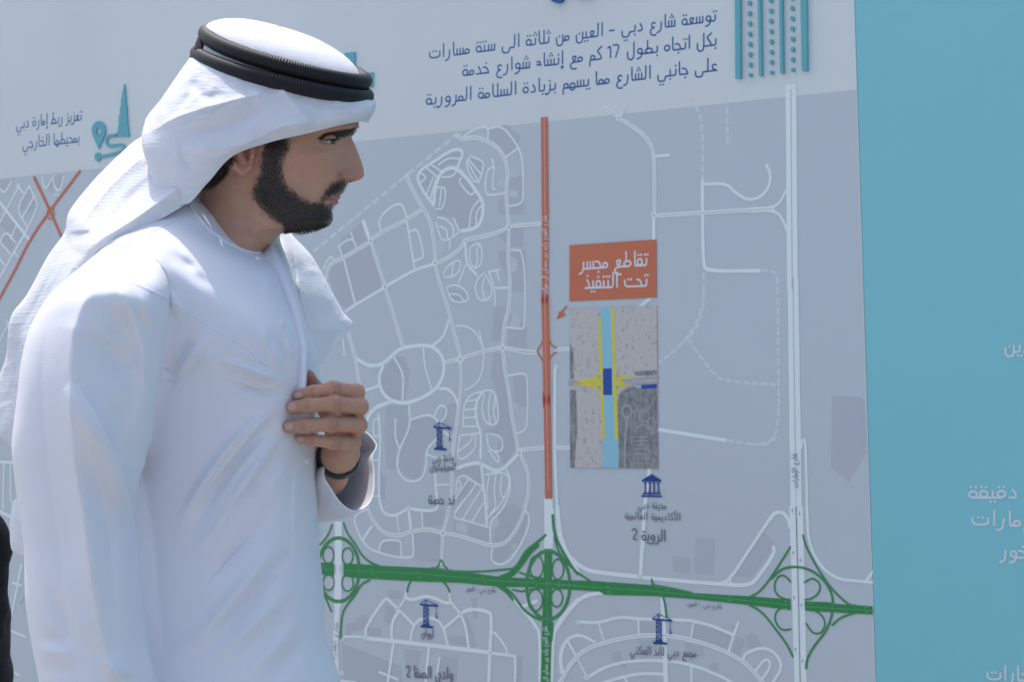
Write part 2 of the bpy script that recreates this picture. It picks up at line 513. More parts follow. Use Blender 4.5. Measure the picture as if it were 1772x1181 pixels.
DASH = '''A 6 6,663 705,90
E 5 788,82 830,135 845,200 848,300 848,458
E 5 956,72 963,150 964,305
E 5 853,892 855,1040 830,1130 780,1200
F 5 852,0 850,90 780,235 645,345
F 5 780,235 900,400 950,430 1190,446
F 5 965,707 1120,728 1150,722 1190,690
Q 5 128,0 132,340 136,700 110,790 50,815 0,812
P 5 60,1077 125,1078 150,1110 152,1185
Q 5 0,518 132,525'''
Lr = Layer(.0026, 8e-6); Lc = Layer(.0062, 2e-6); Ld = Layer(.0022, 2e-6)
for ln in ROADS.split('\n'):
    c, w, p = ln.split(' ', 2); P = num(p); ox, oy, k = CR[c]; s = scale_at(ox + P[0][0] * k, oy + P[0][1] * k)
    U = chaikin(cv(c, P), 3)
    Lr.strip(U, (7.2 if w == 'm' else float(w) * (1.3 if float(w) < 6.2 else 1.08)) * s)
    if w == 'm': Lc.strip(U, 1.1 * s, cap=False)
    elif float(w) >= 9.4: pass
for c_, p_ in (('P', '226,45 234,1181'), ('Q', '204,0 213,700 215,850')): Lc.strip(cv(c_, num(p_)), 1.5 * scale_at(1380, 600), cap=False)
Lo = Layer(.0063, 2e-6)
for ln in ROUND.split('\n'):
    c, p = ln.split(' ', 1); ox, oy, k = CR[c]
    for q in p.split():
        x, y, r = (float(a) for a in q.split(','))
        U = cv(c, [(x + r * .85 * math.cos(t), y + r * math.sin(t)) for t in np.linspace(0, 2 * math.pi, 25)[:-1]])
        s = scale_at(ox + x * k, oy + y * k)
        Lo.poly(cv(c, [(x + r * .85 * math.cos(t), y + r * math.sin(t)) for t in np.linspace(0, 2 * math.pi, 25)[:-1]]))
        Lr2 = Lo; 
        Lr2.strip(U, (2.6 if r > 10 else 2) * s, closed=True)
for ln in DASH.split('\n'):
    c, w, p = ln.split(' ', 2); P = num(p); ox, oy, k = CR[c]; s = scale_at(ox + P[0][0] * k, oy + P[0][1] * k)
    U = chaikin(cv(c, P), 3); dl, gp = (13 if c != 'A' else 17) * s, (4.5 if c != 'A' else 5) * s
    # walk
    acc = 0; on = True; cur = [U[0]]; rem = dl
    for a, b in zip(U, U[1:]):
        a = Vector(a)
        while (b - a).length > rem:
            m_ = a + (b - a).normalized() * rem
            if on: cur.append(m_); Ld.strip(cur, float(w) * s, cap=False)
            on = not on; cur = [m_]; a = m_; rem = dl if on else gp
        rem -= (b - a).length
        if on: cur.append(b)
    if on and len(cur) > 1: Ld.strip(cur, float(w) * s, cap=False)
Lr.build('road_print', M_road, board); Ld.build('planned_road_print', M_dim, board); Lc.build('road_centre_lines', M_pink, board)
# roundabouts: ring white, island grey
def split_round():
    W = Layer(.0066, 4e-6); I = Layer(.0071, 4e-6)
    for ln in ROUND.split('\n'):
        c, p = ln.split(' ', 1)
        for q in p.split():
            x, y, r = (float(a) for a in q.split(','))
            T = np.linspace(0, 2 * math.pi, 25)[:-1]
            W.poly(cv(c, [(x + r * .9 * math.cos(t), y + r * math.sin(t)) for t in T]))
            I.poly(cv(c, [(x + r * .42 * math.cos(t), y + r * .5 * math.sin(t)) for t in T]))
    W.build('roundabout_print', M_road, board); I.build('roundabout_island_print', M_map, board)
split_round()
# thin line between the two carriageways of the wide white road, arrows
L = Layer(.0072, 4e-6)
# ---- wide white roads that pass under / over the green highway
Wd = Layer(.0074, 4e-6)
for c, w, p in (('G', 17, '178,90 178,400 172,660'), ('G', 12.5, '172,655 158,900 168,1170'), ('F', 19, '133,970 134,1060 136,1181'), ('G', 19, '1585,0 1582,150 1578,270')):
    U = cv(c, num(p)); Wd.strip(U, w * scale_at(*[CR[c][i] + num(p)[0][i] * CR[c][2] for i in (0, 1)]), cap=False)
Wd.build('highway_print', M_road, board)
# ---- green highway
Gr = Layer(.0080, 6e-6); Gl = Layer(.0105, 4e-6)
Gr.poly(cv('G', num('212,372 340,375 450,385 820,402 1000,425 1260,460 1540,475 1772,485 1772,545 1540,530 1240,525 1000,500 700,490 430,475 340,470 212,458')))
Gr.poly(cv('G', num('30,362 148,370 148,450 30,443')))
Gr.poly(cv('H', num('0,370 180,372 500,395 700,435 1000,452 1204,468 1208,522 1000,497 700,465 500,450 260,445 230,428 0,412')))
Gr.poly(cv('H', num('1278,478 1400,482 1440,490 1500,495 1625,503 1625,545 1500,538 1400,532 1280,525')))
Gr.poly(cv('G', num('1552,300 1600,300 1600,760 1592,1170 1526,1170 1536,760')))
GREEN = '''G 3.2 800,400 950,425 1140,425 1270,412 1345,405
G 9 1255,470 1340,440 1410,350 1450,290 1500,245
G 4 1345,405 1380,370 1420,290 1500,230 1560,180
G 3 135,110 115,170 80,220 55,245
G 3.2 212,100 235,170 290,240 335,320 390,365 450,388
G 3 75,560 100,620 130,690
G 3.5 192,870 197,740 215,670 290,580 330,505 385,482
G 4.5 1605,50 1612,160 1660,270 1725,380 1772,440
G 2.6 858,345 850,380 826,404
G 2.6 868,350 882,390 905,406
G 3 660,488 642,520 636,560
G 3 875,492 905,525 920,562
G 4.5 1240,520 1300,560 1340,610
G 4 1260,525 1320,550 1370,620 1420,690 1500,740 1560,748
G 3.5 1600,880 1608,780 1590,740
G 2.8 1385,430 1450,455 1540,470
G 2.8 1340,545 1400,560 1440,545 1540,535
H 3.3 995,456 1050,430 1110,350 1180,240 1205,200
H 3.3 1270,140 1285,200 1350,320 1420,420 1500,495 1540,500
H 3.8 1110,360 1160,310 1230,298 1310,315 1380,370 1420,440 1425,530 1390,630 1330,700 1290,770 1285,820
H 3.3 995,495 1060,530 1130,620 1190,700 1217,760
H 3.3 1420,600 1460,560 1540,535
H 2.8 1207,378 1175,342 1140,350 1120,400 1135,445 1170,465 1205,470
H 2.8 1207,620 1160,628 1125,580 1130,530 1170,505 1205,503
H 2.8 1278,380 1320,355 1362,390 1350,440 1310,465 1280,470
H 2.8 1285,590 1320,645 1370,640 1387,580 1350,530 1285,510
H 3.4 497,365 498,385 530,412 560,460 572,555
H 3 0,150 20,230 100,320 180,372
H 3.5 500,395 600,412 700,435'''
for ln in GREEN.split('\n'):
    c, w, p = ln.split(' ', 2); P = num(p); ox, oy, k = CR[c]; s = scale_at(ox + P[0][0] * k, oy + P[0][1] * k)
    U = chaikin(cv(c, P), 3); Gr.strip(U, float(w) * s * 1.15)
    if float(w) > 3.1 and float(w) < 6: Gl.strip(U, .5 * s, cap=False)
def ell(c, cx, cy, rx, ry, w, L_, a0=0, a1=360):
    T = np.radians(np.linspace(a0, a1, 41)); full = (a1 - a0) == 360
    if full: T = T[:-1]
    s = scale_at(CR[c][0] + cx * CR[c][2], CR[c][1] + cy * CR[c][2])
    L_.strip(cv(c, [(cx + rx * math.cos(t), cy + ry * math.sin(t)) for t in T]), w * s, closed=full)
ell('G', 178, 412, 138, 212, 6.2, Gr); ell('G', 178, 412, 138, 212, .7, Gl)
ell('G', 1575, 515, 145, 228, 6, Gr); ell('G', 1575, 515, 145, 228, .7, Gl)
for a in ((110, 315, 36, 55), (238, 322, 36, 55), (112, 497, 38, 52), (238, 500, 38, 55), (1497, 393, 45, 75), (1640, 410, 38, 68), (1490, 615, 48, 72), (1633, 600, 38, 60)):
    ell('G', *a, 3, Gr)
for c, w, p in (('G', .7, '30,405 148,410'), ('G', .7, '215,415 700,437 1300,490 1772,515'), ('H', .7, '0,393 500,425 700,445 1200,495'), ('H', .7, '1280,505 1625,525'), ('G', .8, '1572,300 1570,1160'), ('G', .6, '1560,480 1560,560'), ('G', .6, '1590,480 1590,560')):
    U = cv(c, num(p)); Gl.strip(U, w * scale_at(900, 1000), cap=False)
# lane arrows
def arrow(c, x, y, dx, dy, L_, s_=1.0):
    k = s_
    L_.poly(cv(c, [(x, y), (x + dx * 22 * k - dy * 2 * k, y + dy * 22 * k + dx * 2 * k), (x + dx * 22 * k + dy * 2 * k, y + dy * 22 * k - dx * 2 * k)][:3]))
    tx, ty = x + dx * 20 * k, y + dy * 20 * k
    L_.poly(cv(c, [(tx + dx * 8 * k, ty + dy * 8 * k), (tx - dy * 5 * k, ty + dx * 5 * k), (tx + dy * 5 * k, ty - dx * 5 * k)]))
for x, y, d in ((420, 410, -1), (390, 440, 1), (420, 465, 1), (735, 430, -1), (705, 463, 1), (1160, 425, -1), (1160, 462, -1), (1140, 497, 1), (1500, 487, -1), (1480, 514, 1), (1665, 495, -1), (1630, 520, 1), (100, 390, -1), (85, 417, 1)):
    arrow('G', x, y, d, .03, Gl)
for x, y, d in ((290, 382, -1), (290, 402, -1), (265, 425, 1), (265, 440, 1), (910, 450, -1), (880, 472, 1), (1200, 478, -1), (1165, 493, 1), (1165, 516, 1), (1330, 468, -1), (1330, 487, -1), (1300, 507, 1), (1300, 528, 1), (1610, 508, -1), (1580, 532, 1), (560, 418, 1)):
    arrow('H', x, y, d, .05, Gl, .9)
Gr.build('green_highway_print', M_gr, board); Gl.build('green_highway_lane_lines', M_grl, board)
# carriageway divider and arrows of the white highways
L = Layer(.0112, 4e-6)
for c, p in (('Q', '218,1120 221,1181'), ('H', '1234,0 1247,450 1256,900')):
    L.strip(cv(c, num(p)), 1.3 * scale_at(1380, 600), cap=False)
for x, y, d in ((1216, 30, -1), (1252, 10, 1), (1220, 245, -1), (1258, 250, 1), (1225, 475, -1), (1263, 480, 1), (1232, 740, -1), (1268, 765, 1)):
    arrow('H', x, y, 0, d, L, .9)
for c, p in (('G', '160,380 160,440'), ('G', '192,380 192,440')):
    L.strip(cv(c, num(p)), .8 * scale_at(590, 990), cap=False)
L.build('highway_divider_print', M_grey, board)
# ---- orange road with fading dark red stretches
Og = Layer(.0116, 4e-6); sO = scale_at(945, 500)
Og.strip(cv('E', num('114,168 118,620 118,960')), 14.2 * sO, cap=False)
Og.strip(cv('F', num('117,0 122,250 128,600 134,977')), 14.2 * sO, cap=False)
for p in ('105,245 95,268 78,290 95,315 106,335', '138,245 150,265 170,276', '140,325 152,305 170,295'):
    Og.strip(chaikin(cv('F', num(p)), 2), 2.8 * sO)
for p in ('220,100 320,310 390,470 420,540', '510,62 330,300 190,500 100,690 -10,890'):
    Og.strip(chaikin(cv('L', num(p)), 2), 5.4 * scale_at(60, 400))
ell('L', 325, 330, 22, 38, 2.5, Og)
Og.build('orange_road_print', M_or, board)
Rd = Layer(.0123, 1e-6)
Rd.poly(cv('E', num('101,985 133,985 134,1050 101,1050'))); Rd.poly(cv('F', num('107,478 141,478 143,555 108,555')))
mr = M_red.node_tree; pr = mr.nodes['Principled BSDF']                   # print that fades up and down into orange
Rd.build('orange_road_dark_print', M_red, board)
# soft fade of that print: blend by height around the two stretches
geo = mr.nodes.new('ShaderNodeNewGeometry'); sx = mr.nodes.new('ShaderNodeSeparateXYZ'); mr.links.new(geo.outputs['Position'], sx.inputs[0])
def zband(z0, z1):
    a = mr.nodes.new('ShaderNodeMapRange'); a.interpolation_type = 'SMOOTHSTEP'; zc = (z0 + z1) / 2
    s_ = mr.nodes.new('ShaderNodeMath'); s_.operation = 'SUBTRACT'; s_.inputs[1].default_value = zc; mr.links.new(sx.outputs[2], s_.inputs[0])
    b = mr.nodes.new('ShaderNodeMath'); b.operation = 'ABSOLUTE'; mr.links.new(s_.outputs[0], b.inputs[0])
    a.inputs[1].default_value = 0; a.inputs[2].default_value = abs(z1 - z0) / 2; a.inputs[3].default_value = 1; a.inputs[4].default_value = 0
    mr.links.new(b.outputs[0], a.inputs[0]); return a
b1 = zband(cv('E', [(117, 985)])[0].y, cv('E', [(117, 1050)])[0].y); b2 = zband(cv('F', [(120, 478)])[0].y, cv('F', [(120, 555)])[0].y)
mx = mr.nodes.new('ShaderNodeMath'); mx.operation = 'MAXIMUM'; mr.links.new(b1.outputs[0], mx.inputs[0]); mr.links.new(b2.outputs[0], mx.inputs[1])
cm_ = mr.nodes.new('ShaderNodeMix'); cm_.data_type = 'RGBA'; cm_.inputs[6].default_value = (.66, .195, .10, 1); cm_.inputs[7].default_value = (.46, .05, .035, 1)
mr.links.new(mx.outputs[0], cm_.inputs[0]); mr.links.new(cm_.outputs[2], pr.inputs['Base Color'])
Ow = Layer(.0126, 2e-6)
for c, p in (('E', '114,170 118,620'), ('F', '117,20 120,250 126,600 133,935')):
    Ow.strip(cv(c, num(p)), 1.1 * sO, cap=False)
for p in ('98,20 100,240', '142,20 143,240', '103,335 106,520', '146,335 149,520'):
    Ow.strip(cv('F', num(p)), 1.0 * sO, cap=False)
Ow.build('orange_road_line_print', mat('pale_orange_print', (.74, .55, .52), .5), board)

# ---- orange caption and its arrow
L = Layer(.0120, 0); L.poly(cv('E', num('231,764 635,737 636,1007 231,1024'))); L.build('caption_box_print', M_or, board)
L = Layer(.0122, 2e-6)
L.strip(cv('E', num('219,1046 190,1082')), 3.6 * sO, cap=False); L.poly(cv('E', num('172,1108 184,1070 216,1088')))
L.build('caption_arrow_print', M_or, board)

# ---- aerial view inset
M_sand = mat('aerial_sand_print', (.46, .44, .42), .5)
def speckle(m, c0, c1, scale, lo, hi):
    n = m.node_tree; p = n.nodes['Principled BSDF']; tc = n.nodes.new('ShaderNodeTexCoord')
    t = n.nodes.new('ShaderNodeTexNoise'); t.inputs['Scale'].default_value = scale; t.inputs['Detail'].default_value = 5; t.inputs['Roughness'].default_value = .65
    mp = n.nodes.new('ShaderNodeMapping'); mp.inputs['Scale'].default_value = (1.3, 1.3, .7)
    n.links.new(tc.outputs['Object'], mp.inputs[0]); n.links.new(mp.outputs[0], t.inputs['Vector'])
    r = n.nodes.new('ShaderNodeMapRange'); r.inputs[1].default_value = lo; r.inputs[2].default_value = hi; n.links.new(t.outputs[0], r.inputs[0])
    x = n.nodes.new('ShaderNodeMix'); x.data_type = 'RGBA'; x.inputs[6].default_value = (*c0, 1); x.inputs[7].default_value = (*c1, 1)
    n.links.new(r.outputs[0], x.inputs[0]); n.links.new(x.outputs[2], p.inputs['Base Color'])
speckle(M_sand, (.27, .25, .24), (.62, .58, .53), 120, .30, .44)
M_veg = mat('aerial_dark_print', (.2, .2, .2), .5); speckle(M_veg, (.17, .19, .19), (.36, .37, .36), 80, .35, .65)
M_yel = mat('yellow_print', (.80, .68, .06), .5); M_cy = mat('cyan_print', (.31, .63, .73), .5); M_asph = mat('aerial_road_print', (.44, .44, .46), .5)
L = Layer(.0120, 0); L.poly(cv('F', num('232,92 637,78 643,838 234,832'))); L.build('aerial_view_print', M_sand, board)
L = Layer(.0124, 4e-6); L.poly(cv('F', num('470,480 520,455 570,465 638,463 643,836 462,834 455,520')))
L.poly(cv('F', num('234,470 262,470 268,640 255,832 234,832'))); L.poly(cv('F', num('233,250 250,300 252,420 233,420'))); L.poly(cv('F', num('530,385 637,378 637,402 540,405')))
L.build('aerial_dark_ground_print', M_veg, board)
L = Layer(.0128, 4e-6)
for w, p in ((5, '232,432 400,432 637,414'), (5, '232,445 400,445 637,436'), (3, '455,500 480,468 530,450 637,440'), (3, '500,600 490,700 488,834'), (1.5, '600,560 620,520 637,490'), (1.5, '530,665 570,620 620,680 640,660')):
    L.strip(chaikin(cv('F', num(p)), 2), w * sO)
ell('F', 498, 570, 22, 28, 3, L); ell('F', 578, 592, 24, 28, 1.6, L); ell('F', 612, 625, 18, 26, 1.6, L)
for y in (690, 708, 768): L.strip(cv('F', [(530, y), (595, y - 2)]), 1.6 * sO, cap=False)
for y in (725, 745, 790, 810): L.strip(cv('F', [(528, y), (600, y)]), .9 * sO, cap=False)
L.build('aerial_roads_print', M_asph, board)
L = Layer(.0133, 4e-6); L.poly(cv('F', num('372,88 424,86 432,400 440,600 460,700 460,834 390,834 384,700 384,400'))); L.build('aerial_channel_print', M_cy, board)
L = Layer(.0136, 4e-6)
for p in ('365,137 376,137 386,400 396,702 384,702 372,400', '423,87 437,87 447,400 458,702 443,702 434,400', '255,428 330,415 360,400 376,365 388,365 388,470 378,500 362,470 330,455 240,445 300,440',
          '432,365 445,365 455,395 480,408 525,405 522,418 480,420 480,440 530,444 480,450 462,470 450,500 434,500'):
    L.poly(cv('F', num(p)))
L.build('aerial_ramp_print', M_yel, board)
L = Layer(.0140, 4e-6)
for p in ('355,415 378,395 378,418', '355,450 378,452 378,478', '446,388 448,412 470,410', '446,450 468,450 448,475'): L.poly(cv('F', num(p)))
for p in ('300,432 385,436', '440,427 480,424', '470,415 470,440', '345,425 345,450'): L.strip(cv('F', num(p)), .8 * sO, cap=False)
L.build('aerial_island_print', M_asph, board)
L = Layer(.0144, 4e-6); L.poly(cv('F', num('387,371 428,370 430,494 388,494'))); L.poly(cv('F', num('565,447 638,443 638,462 565,466'))); L.build('aerial_bridge_print', mat('bridge_blue_print', (.025, .085, .40), .5), board)

# ---- pictograms: tower cranes and the columned building
def crane(c, x, y, k, ky):
    L = Layer(.0150, 4e-6)
    q = lambda pts: cv(c, [(x + a * k, y + b * ky) for a, b in pts]); s = scale_at(CR[c][0] + x * CR[c][2], CR[c][1] + y * CR[c][2])
    w = 1.7 * s
    L.poly(q([(-38, 172), (45, 178), (45, 193), (-38, 187)])); L.poly(q([(-22, 160), (18, 162), (22, 176), (-24, 173)]))
    for a in (-18, 12): L.strip(q([(a, 40), (a, 165)]), w, cap=False)
    for i in range(8):
        yy = 42 + i * 15; L.strip(q([(-18, yy), (12, yy + 13)] if i % 2 else [(12, yy), (-18, yy + 13)]), w * .8, cap=False)
        L.strip(q([(-18, yy + 2), (12, yy + 2)]), w * .6, cap=False)
    L.poly(q([(-45, 28), (78, 38), (78, 50), (-40, 40)]))
    L.strip(q([(-42, 30), (-5, 2), (76, 40)]), w * .8, cap=False); L.strip(q([(-5, 0), (-5, 40)]), w * 1.2, cap=False)
    L.strip(q([(66, 45), (66, 95)]), w * .6, cap=False); L.strip(q([(66, 95), (67, 112), (72, 120), (64, 124)]), w * 1.2)
    L.build('crane_icon_print', M_navy, board)
crane('G', 765, 610, 1, 1); crane('B', 624, 425, .72, .72); crane('H', 537, 540, .83, .83)
L = Layer(.0150, 4e-6)
for p in ('613,862 658,890 658,897 568,897 568,890', '566,960 660,962 662,969 566,969', '572,950 655,951 655,957 572,957'): L.poly(cv('F', num(p)))
for i in range(4):
    x = 584 + i * 20; L.strip(cv('F', [(x, 903), (x + 1, 948)]), 2.6 * sO, cap=False)
    L.poly(cv('F', [(x - 7, 900), (x + 7, 900), (x + 7, 905), (x - 7, 905)])); L.poly(cv('F', [(x - 7, 945), (x + 8, 945), (x + 8, 949), (x - 7, 949)]))
L.build('columned_building_icon_print', M_navy, board)

# ---- raised foam cut-outs on the white header
sT = scale_at(190, 220)
def raised(name, fn, m=M_tealfoam, t=.004):
    L_ = Layer(.0005, 1e-5, t); fn(L_); return L_.build(name, m, board)
raised('raised_tower', lambda l: l.poly(cv('T', num('800,168 806,205 806,240 811,255 811,300 817,315 817,370 821,385 821,425 824,440 824,470 830,480 830,504 742,504 742,490 758,480 761,440 766,430 766,370 773,360 773,318 780,310 780,262 787,250 787,222 793,210'))))
raised('raised_road', lambda l: l.strip(chaikin(cv('T', num('760,495 710,497 685,512 683,545 705,568 760,555 800,560 795,590 750,612 650,632')), 3), 5.2 * sT, cap=False))
def pin(l):
    T = np.linspace(R(140), R(400), 17)
    O = [(637 + 44 * math.cos(t), 465 + 60 * math.sin(t)) for t in T]; I = [(637 + 15 * math.cos(t), 470 + 22 * math.sin(t)) for t in T]
    for i in range(16): l.poly(cv('T', [O[i], O[i + 1], I[i + 1], I[i]]))
    l.poly(cv('T', [O[0], I[0], (637, 495), I[-1], O[-1], (637, 583)]))
raised('raised_map_pin', pin)
raised('raised_disc', lambda l: l.poly(cv('T', [(630 + 18 * math.cos(t), 634 + 29 * math.sin(t)) for t in np.linspace(0, 2 * math.pi, 21)[:-1]])))
ytop = -700
for p in ('192,-700 195,0 200,755 248,755 244,0 241,-700', '412,-700 414,0 425,730 452,730 440,0 438,-700', '613,-700 618,0 628,705 656,705 647,0 643,-700', '818,-700 823,0 835,680 885,680 878,0 873,-700'):
    raised('raised_bar', lambda l: l.poly(cv('S', num(p))), t=.008)
for x0, y0, dx in ((335, 722, -1.1), (539, 697, -1.2), (743, 672, -1.2)):
    for i in range(13):
        cx, cy = x0 + dx * i, y0 - i * 98.5
        raised('raised_dot', lambda l: l.poly(cv('S', [(cx + 15 * math.cos(t), cy + (20 if i == 0 else 25) * math.sin(t)) for t in np.linspace(0, 2 * math.pi, 17)[:-1]])), t=.007)
for p in ('598,92 616,90 616,136 598,140', '634,127 647,125 647,150 634,153'):
    raised('raised_block', lambda l: l.poly(cv('X', num(p))), t=.004)
def bigt(l):
    l.strip(chaikin(cv('X', num('952,-60 953,-8 966,3 978,-2 984,-60')), 2), 7 * sT)
raised('raised_headline_letter', bigt, M_blue, .008)
raised('raised_headline_letter', lambda l: l.strip(chaikin(cv('X', num('998,-60 1000,-12 1012,-6 1030,-10 1032,-60')), 2), 7 * sT), M_blue, .008)
L = Layer(.0165, 1e-5)
for p in ('95,820 115,792', '120,850 124,865'): L.strip(cv('M', num(p)), 1 * sT)
L.build('pen_mark', M_grey, board)
L = Layer(.0166); L.strip(cv('M', num('40,500 75,505')), 10 * sT); L.build('green_road_print', M_gr, board)
# ================================================================ ARABIC LETTERING (monoline strokes; x grows to the LEFT)
T_, A_ = .46, 1.0
def circ(cx, cy, rx, ry, n=10): return [(cx + rx * math.cos(t), cy + ry * math.sin(t)) for t in np.linspace(0, 2 * math.pi, n + 1)]
BOWL = [(0, -.12), (.08, -.30), (.25, -.36), (.42, -.30), (.5, -.12), (.5, .28)]
def bowl(x): return [(x + a, b) for a, b in BOWL]
TR = {'ا': 'a', 'أ': 'a', 'إ': 'a', 'ب': 'b', 'ت': 'b', 'ث': 'b', 'ن': 'n', 'ي': 'y', 'ى': 'y', 'س': 's', 'ش': 's', 'ر': 'r', 'ز': 'r', 'د': 'd', 'ذ': 'd', 'و': 'w', 'م': 'm', 'ف': 'f', 'ق': 'f',
      'ع': 'e', 'ج': 'h', 'ح': 'h', 'خ': 'h', 'ط': 't', 'ص': 'S', 'ك': 'k', 'ل': 'l', 'ه': 'o', 'ة': 'O', 'ء': 'z', '§': 'L'}
NOJOIN = set('aLrdwOz')
DOTS = {'ب': (-1, 1), 'ت': (1, 2), 'ث': (1, 3), 'ن': (1, 1), 'ي': (-1, 2), 'ش': (1, 3), 'ز': (1, 1), 'ذ': (1, 1), 'ف': (1, 1), 'ق': (1, 2), 'ج': (-1, 1), 'خ': (1, 1), 'ة': (1, 2)}
def glyph(k, jr, jl):
    """returns strokes, advance, (dot x, dot-above y, dot-below y)"""
    e = [(0, 0)] if jr else []
    if k == 'a': return ([[(0, 0), (.14, 0), (.14, A_)] if jr else [(.12, 0), (.12, A_)]], .27, (.12, 1.25, -.3))
    if k == 'L': return ([(e + [(.12, 0)] if jr else [(.12, 0)]) + [(.5, 0), (.5, A_)], [(.12, 0), (.12, A_)]], .64, (0, 0, 0))
    if k in 'bny' and jl: return ([[(0, 0), (.36, 0)], [(.18, 0), (.18, T_)]] if jr else [[(.1, T_), (.1, 0), (.36, 0)]], .36, (.18 if jr else .12, .74, -.26))
    if k == 'b': return ([(e + [(.05, 0)] if jr else [(.1, T_), (.1, 0)]) + [(.9, 0), (.9, T_)]], 1.02, (.5, .5, -.26))
    if k == 'n': return (([[(0, 0), (.1, 0)]] if jr else []) + [[(.1, T_)] + bowl(.1)], .72, (.36, .38, 0))
    if k == 'y': return ([(e + [(.2, 0), (.2, -.2)] if jr else [(.42, .42), (.12, .42), (.14, .08), (.34, .0), (.2, -.2)]) + [(.3, -.36), (.6, -.36), (.76, -.26), (.76, .12)]], .88, (.48, 0, -.62))
    if k == 's':
        st = [[(0 if jr else .1, 0), (.7, 0)]] + [[(x, 0), (x, T_)] for x in (.1, .34, .58)]
        if jl: return (st, .72, (.34, .72, 0))
        return (st[1:] + [[(0 if jr else .1, 0), (.58, 0)], [(.58, .2)] + bowl(.58)], 1.2, (.34, .72, 0))
    if k == 'r': return (([[(0, 0), (.14, 0)]] if jr else []) + [[(.14, T_), (.15, -.02), (.24, -.26), (.46, -.34)]], .44, (.18, .72, 0))
    if k == 'd': return ([[(.3, .56), (.16, .3), (.12, 0)] + [(.46, 0)], ] + ([[(0, 0), (.14, 0)]] if jr else []), .54, (.26, .84, 0))
    if k == 'w': return ([circ(.28, .24, .18, .2), [(.1, .24), (.12, -.02), (.24, -.28), (.5, -.35)]] + ([[(0, 0), (.2, .02)]] if jr else []), .58, (0, 0, 0))
    if k == 'm':
        st = [circ(.24, .17, .17, .17)] + ([[(0, 0), (.24, 0)]] if jr else [])
        return (st + [[(.24, 0), (.46, 0)]], .46, (0, 0, 0)) if jl else (st + [[(.24, 0), (.42, 0), (.46, -.12), (.46, -.46)]], .58, (0, 0, 0))
    if k == 'f':
        st = [circ(.26, .25, .19, .22)] + ([[(0, 0), (.24, 0)]] if jr else [])
        return (st + [[(.24, 0), (.5, 0)]], .5, (.26, .74, 0)) if jl else (st + [[(.1, .25)] + bowl(.12)], .8, (.26, .74, 0))
    if k == 'e':
        if jr:
            st = [[(.28, 0), (.08, .40), (.2, .46), (.42, .42), (.28, 0)], [(0, 0), (.28, 0)]]
            return (st + [[(.28, 0), (.54, 0)]], .54, (0, 0, 0)) if jl else (st + [[(.26, 0), (.52, -.1), (.56, -.34), (.4, -.54), (.08, -.52)]], .66, (0, 0, 0))
        hd = [(.12, .42), (.22, .5), (.38, .46), (.42, .28), (.34, .12), (.16, .04)]
        return ([hd, [(.08, 0), (.62, 0)]], .62, (0, 0, 0)) if jl else ([hd[:-1] + [(.2, .10)], [(.2, .1), (.46, 0), (.52, -.28), (.38, -.52), (.08, -.5)]], .64, (0, 0, 0))
    if k == 'h':
        tp = [(.52, .46), (.26, .44), (.1, .02)]
        if jl: return ([tp, [(0 if jr else .1, 0), (.6, 0)]], .6, (.3, .76, -.26))
        return ([[(.55, .44), (.1, .44), (.42, .14), (.5, -.2), (.38, -.46), (.08, -.5)]], .66, (.3, .76, -.2))
    if k == 't': return ([circ(.4, .19, .27, .19, 12), [(.5, .3), (.5, A_)], [(0 if jr else .3, 0), (.82, 0)]], .82, (0, 0, 0))
    if k == 'S': return ([circ(.36, .2, .25, .2, 12), [(0 if jr else .3, 0), (.95, 0)], [(.72, 0), (.72, .3)]], .95, (0, 0, 0))
    if k == 'k':
        if jl: return ([[(.08, .98), (.42, .7), (.38, .56), (.12, .2), (.12, 0), (.56, 0)], [(0, 0), (.12, 0)]] if jr else [[(.08, .98), (.42, .7), (.38, .56), (.12, .2), (.12, 0), (.56, 0)]], .56, (0, 0, 0))
        return ([[(.12, A_), (.12, 0), (.8, 0), (.8, .3)]], .95, (0, 0, 0))
    if k == 'l':
        if jl: return ([[(0, 0), (.34, 0)], [(.14, 0), (.14, A_)]] if jr else [[(.12, A_), (.12, 0), (.34, 0)]], .34, (0, 0, 0))
        return (([[(0, 0), (.1, 0)]] if jr else []) + [[(.12, A_)] + bowl(.12)], .74, (0, 0, 0))
    if k == 'o':
        if jl: return ([circ(.26, .06, .2, .28), [(0, 0), (.52, 0)]], .52, (0, 0, 0))
        return ([circ(.26, .22, .2, .22)] + ([[(0, 0), (.2, 0)]] if jr else []), .54, (0, 0, 0))
    if k == 'O': return ([circ(.28, .22, .2, .22)] + ([[(0, 0), (.26, 0)]] if jr else []), .56, (.26, .74, 0))
    if k == 'z': return ([[(.4, .36), (.22, .4), (.12, .26), (.22, .14)], [(.08, .08), (.42, .16)]], .5, (0, 0, 0))
DIG = {'1': ([[(.36, .78), (.16, .96), (.16, 0)]], .42), '7': ([[(.6, .96), (.1, .96), (.42, 0)]], .66), '2': ([[(.6, .8), (.5, .94), (.25, .96), (.12, .78), (.16, .55), (.58, 0), (.08, 0)]], .72),
       '-': ([[(.12, .3), (.5, .3)]], .62), ' ': ([], .34)}
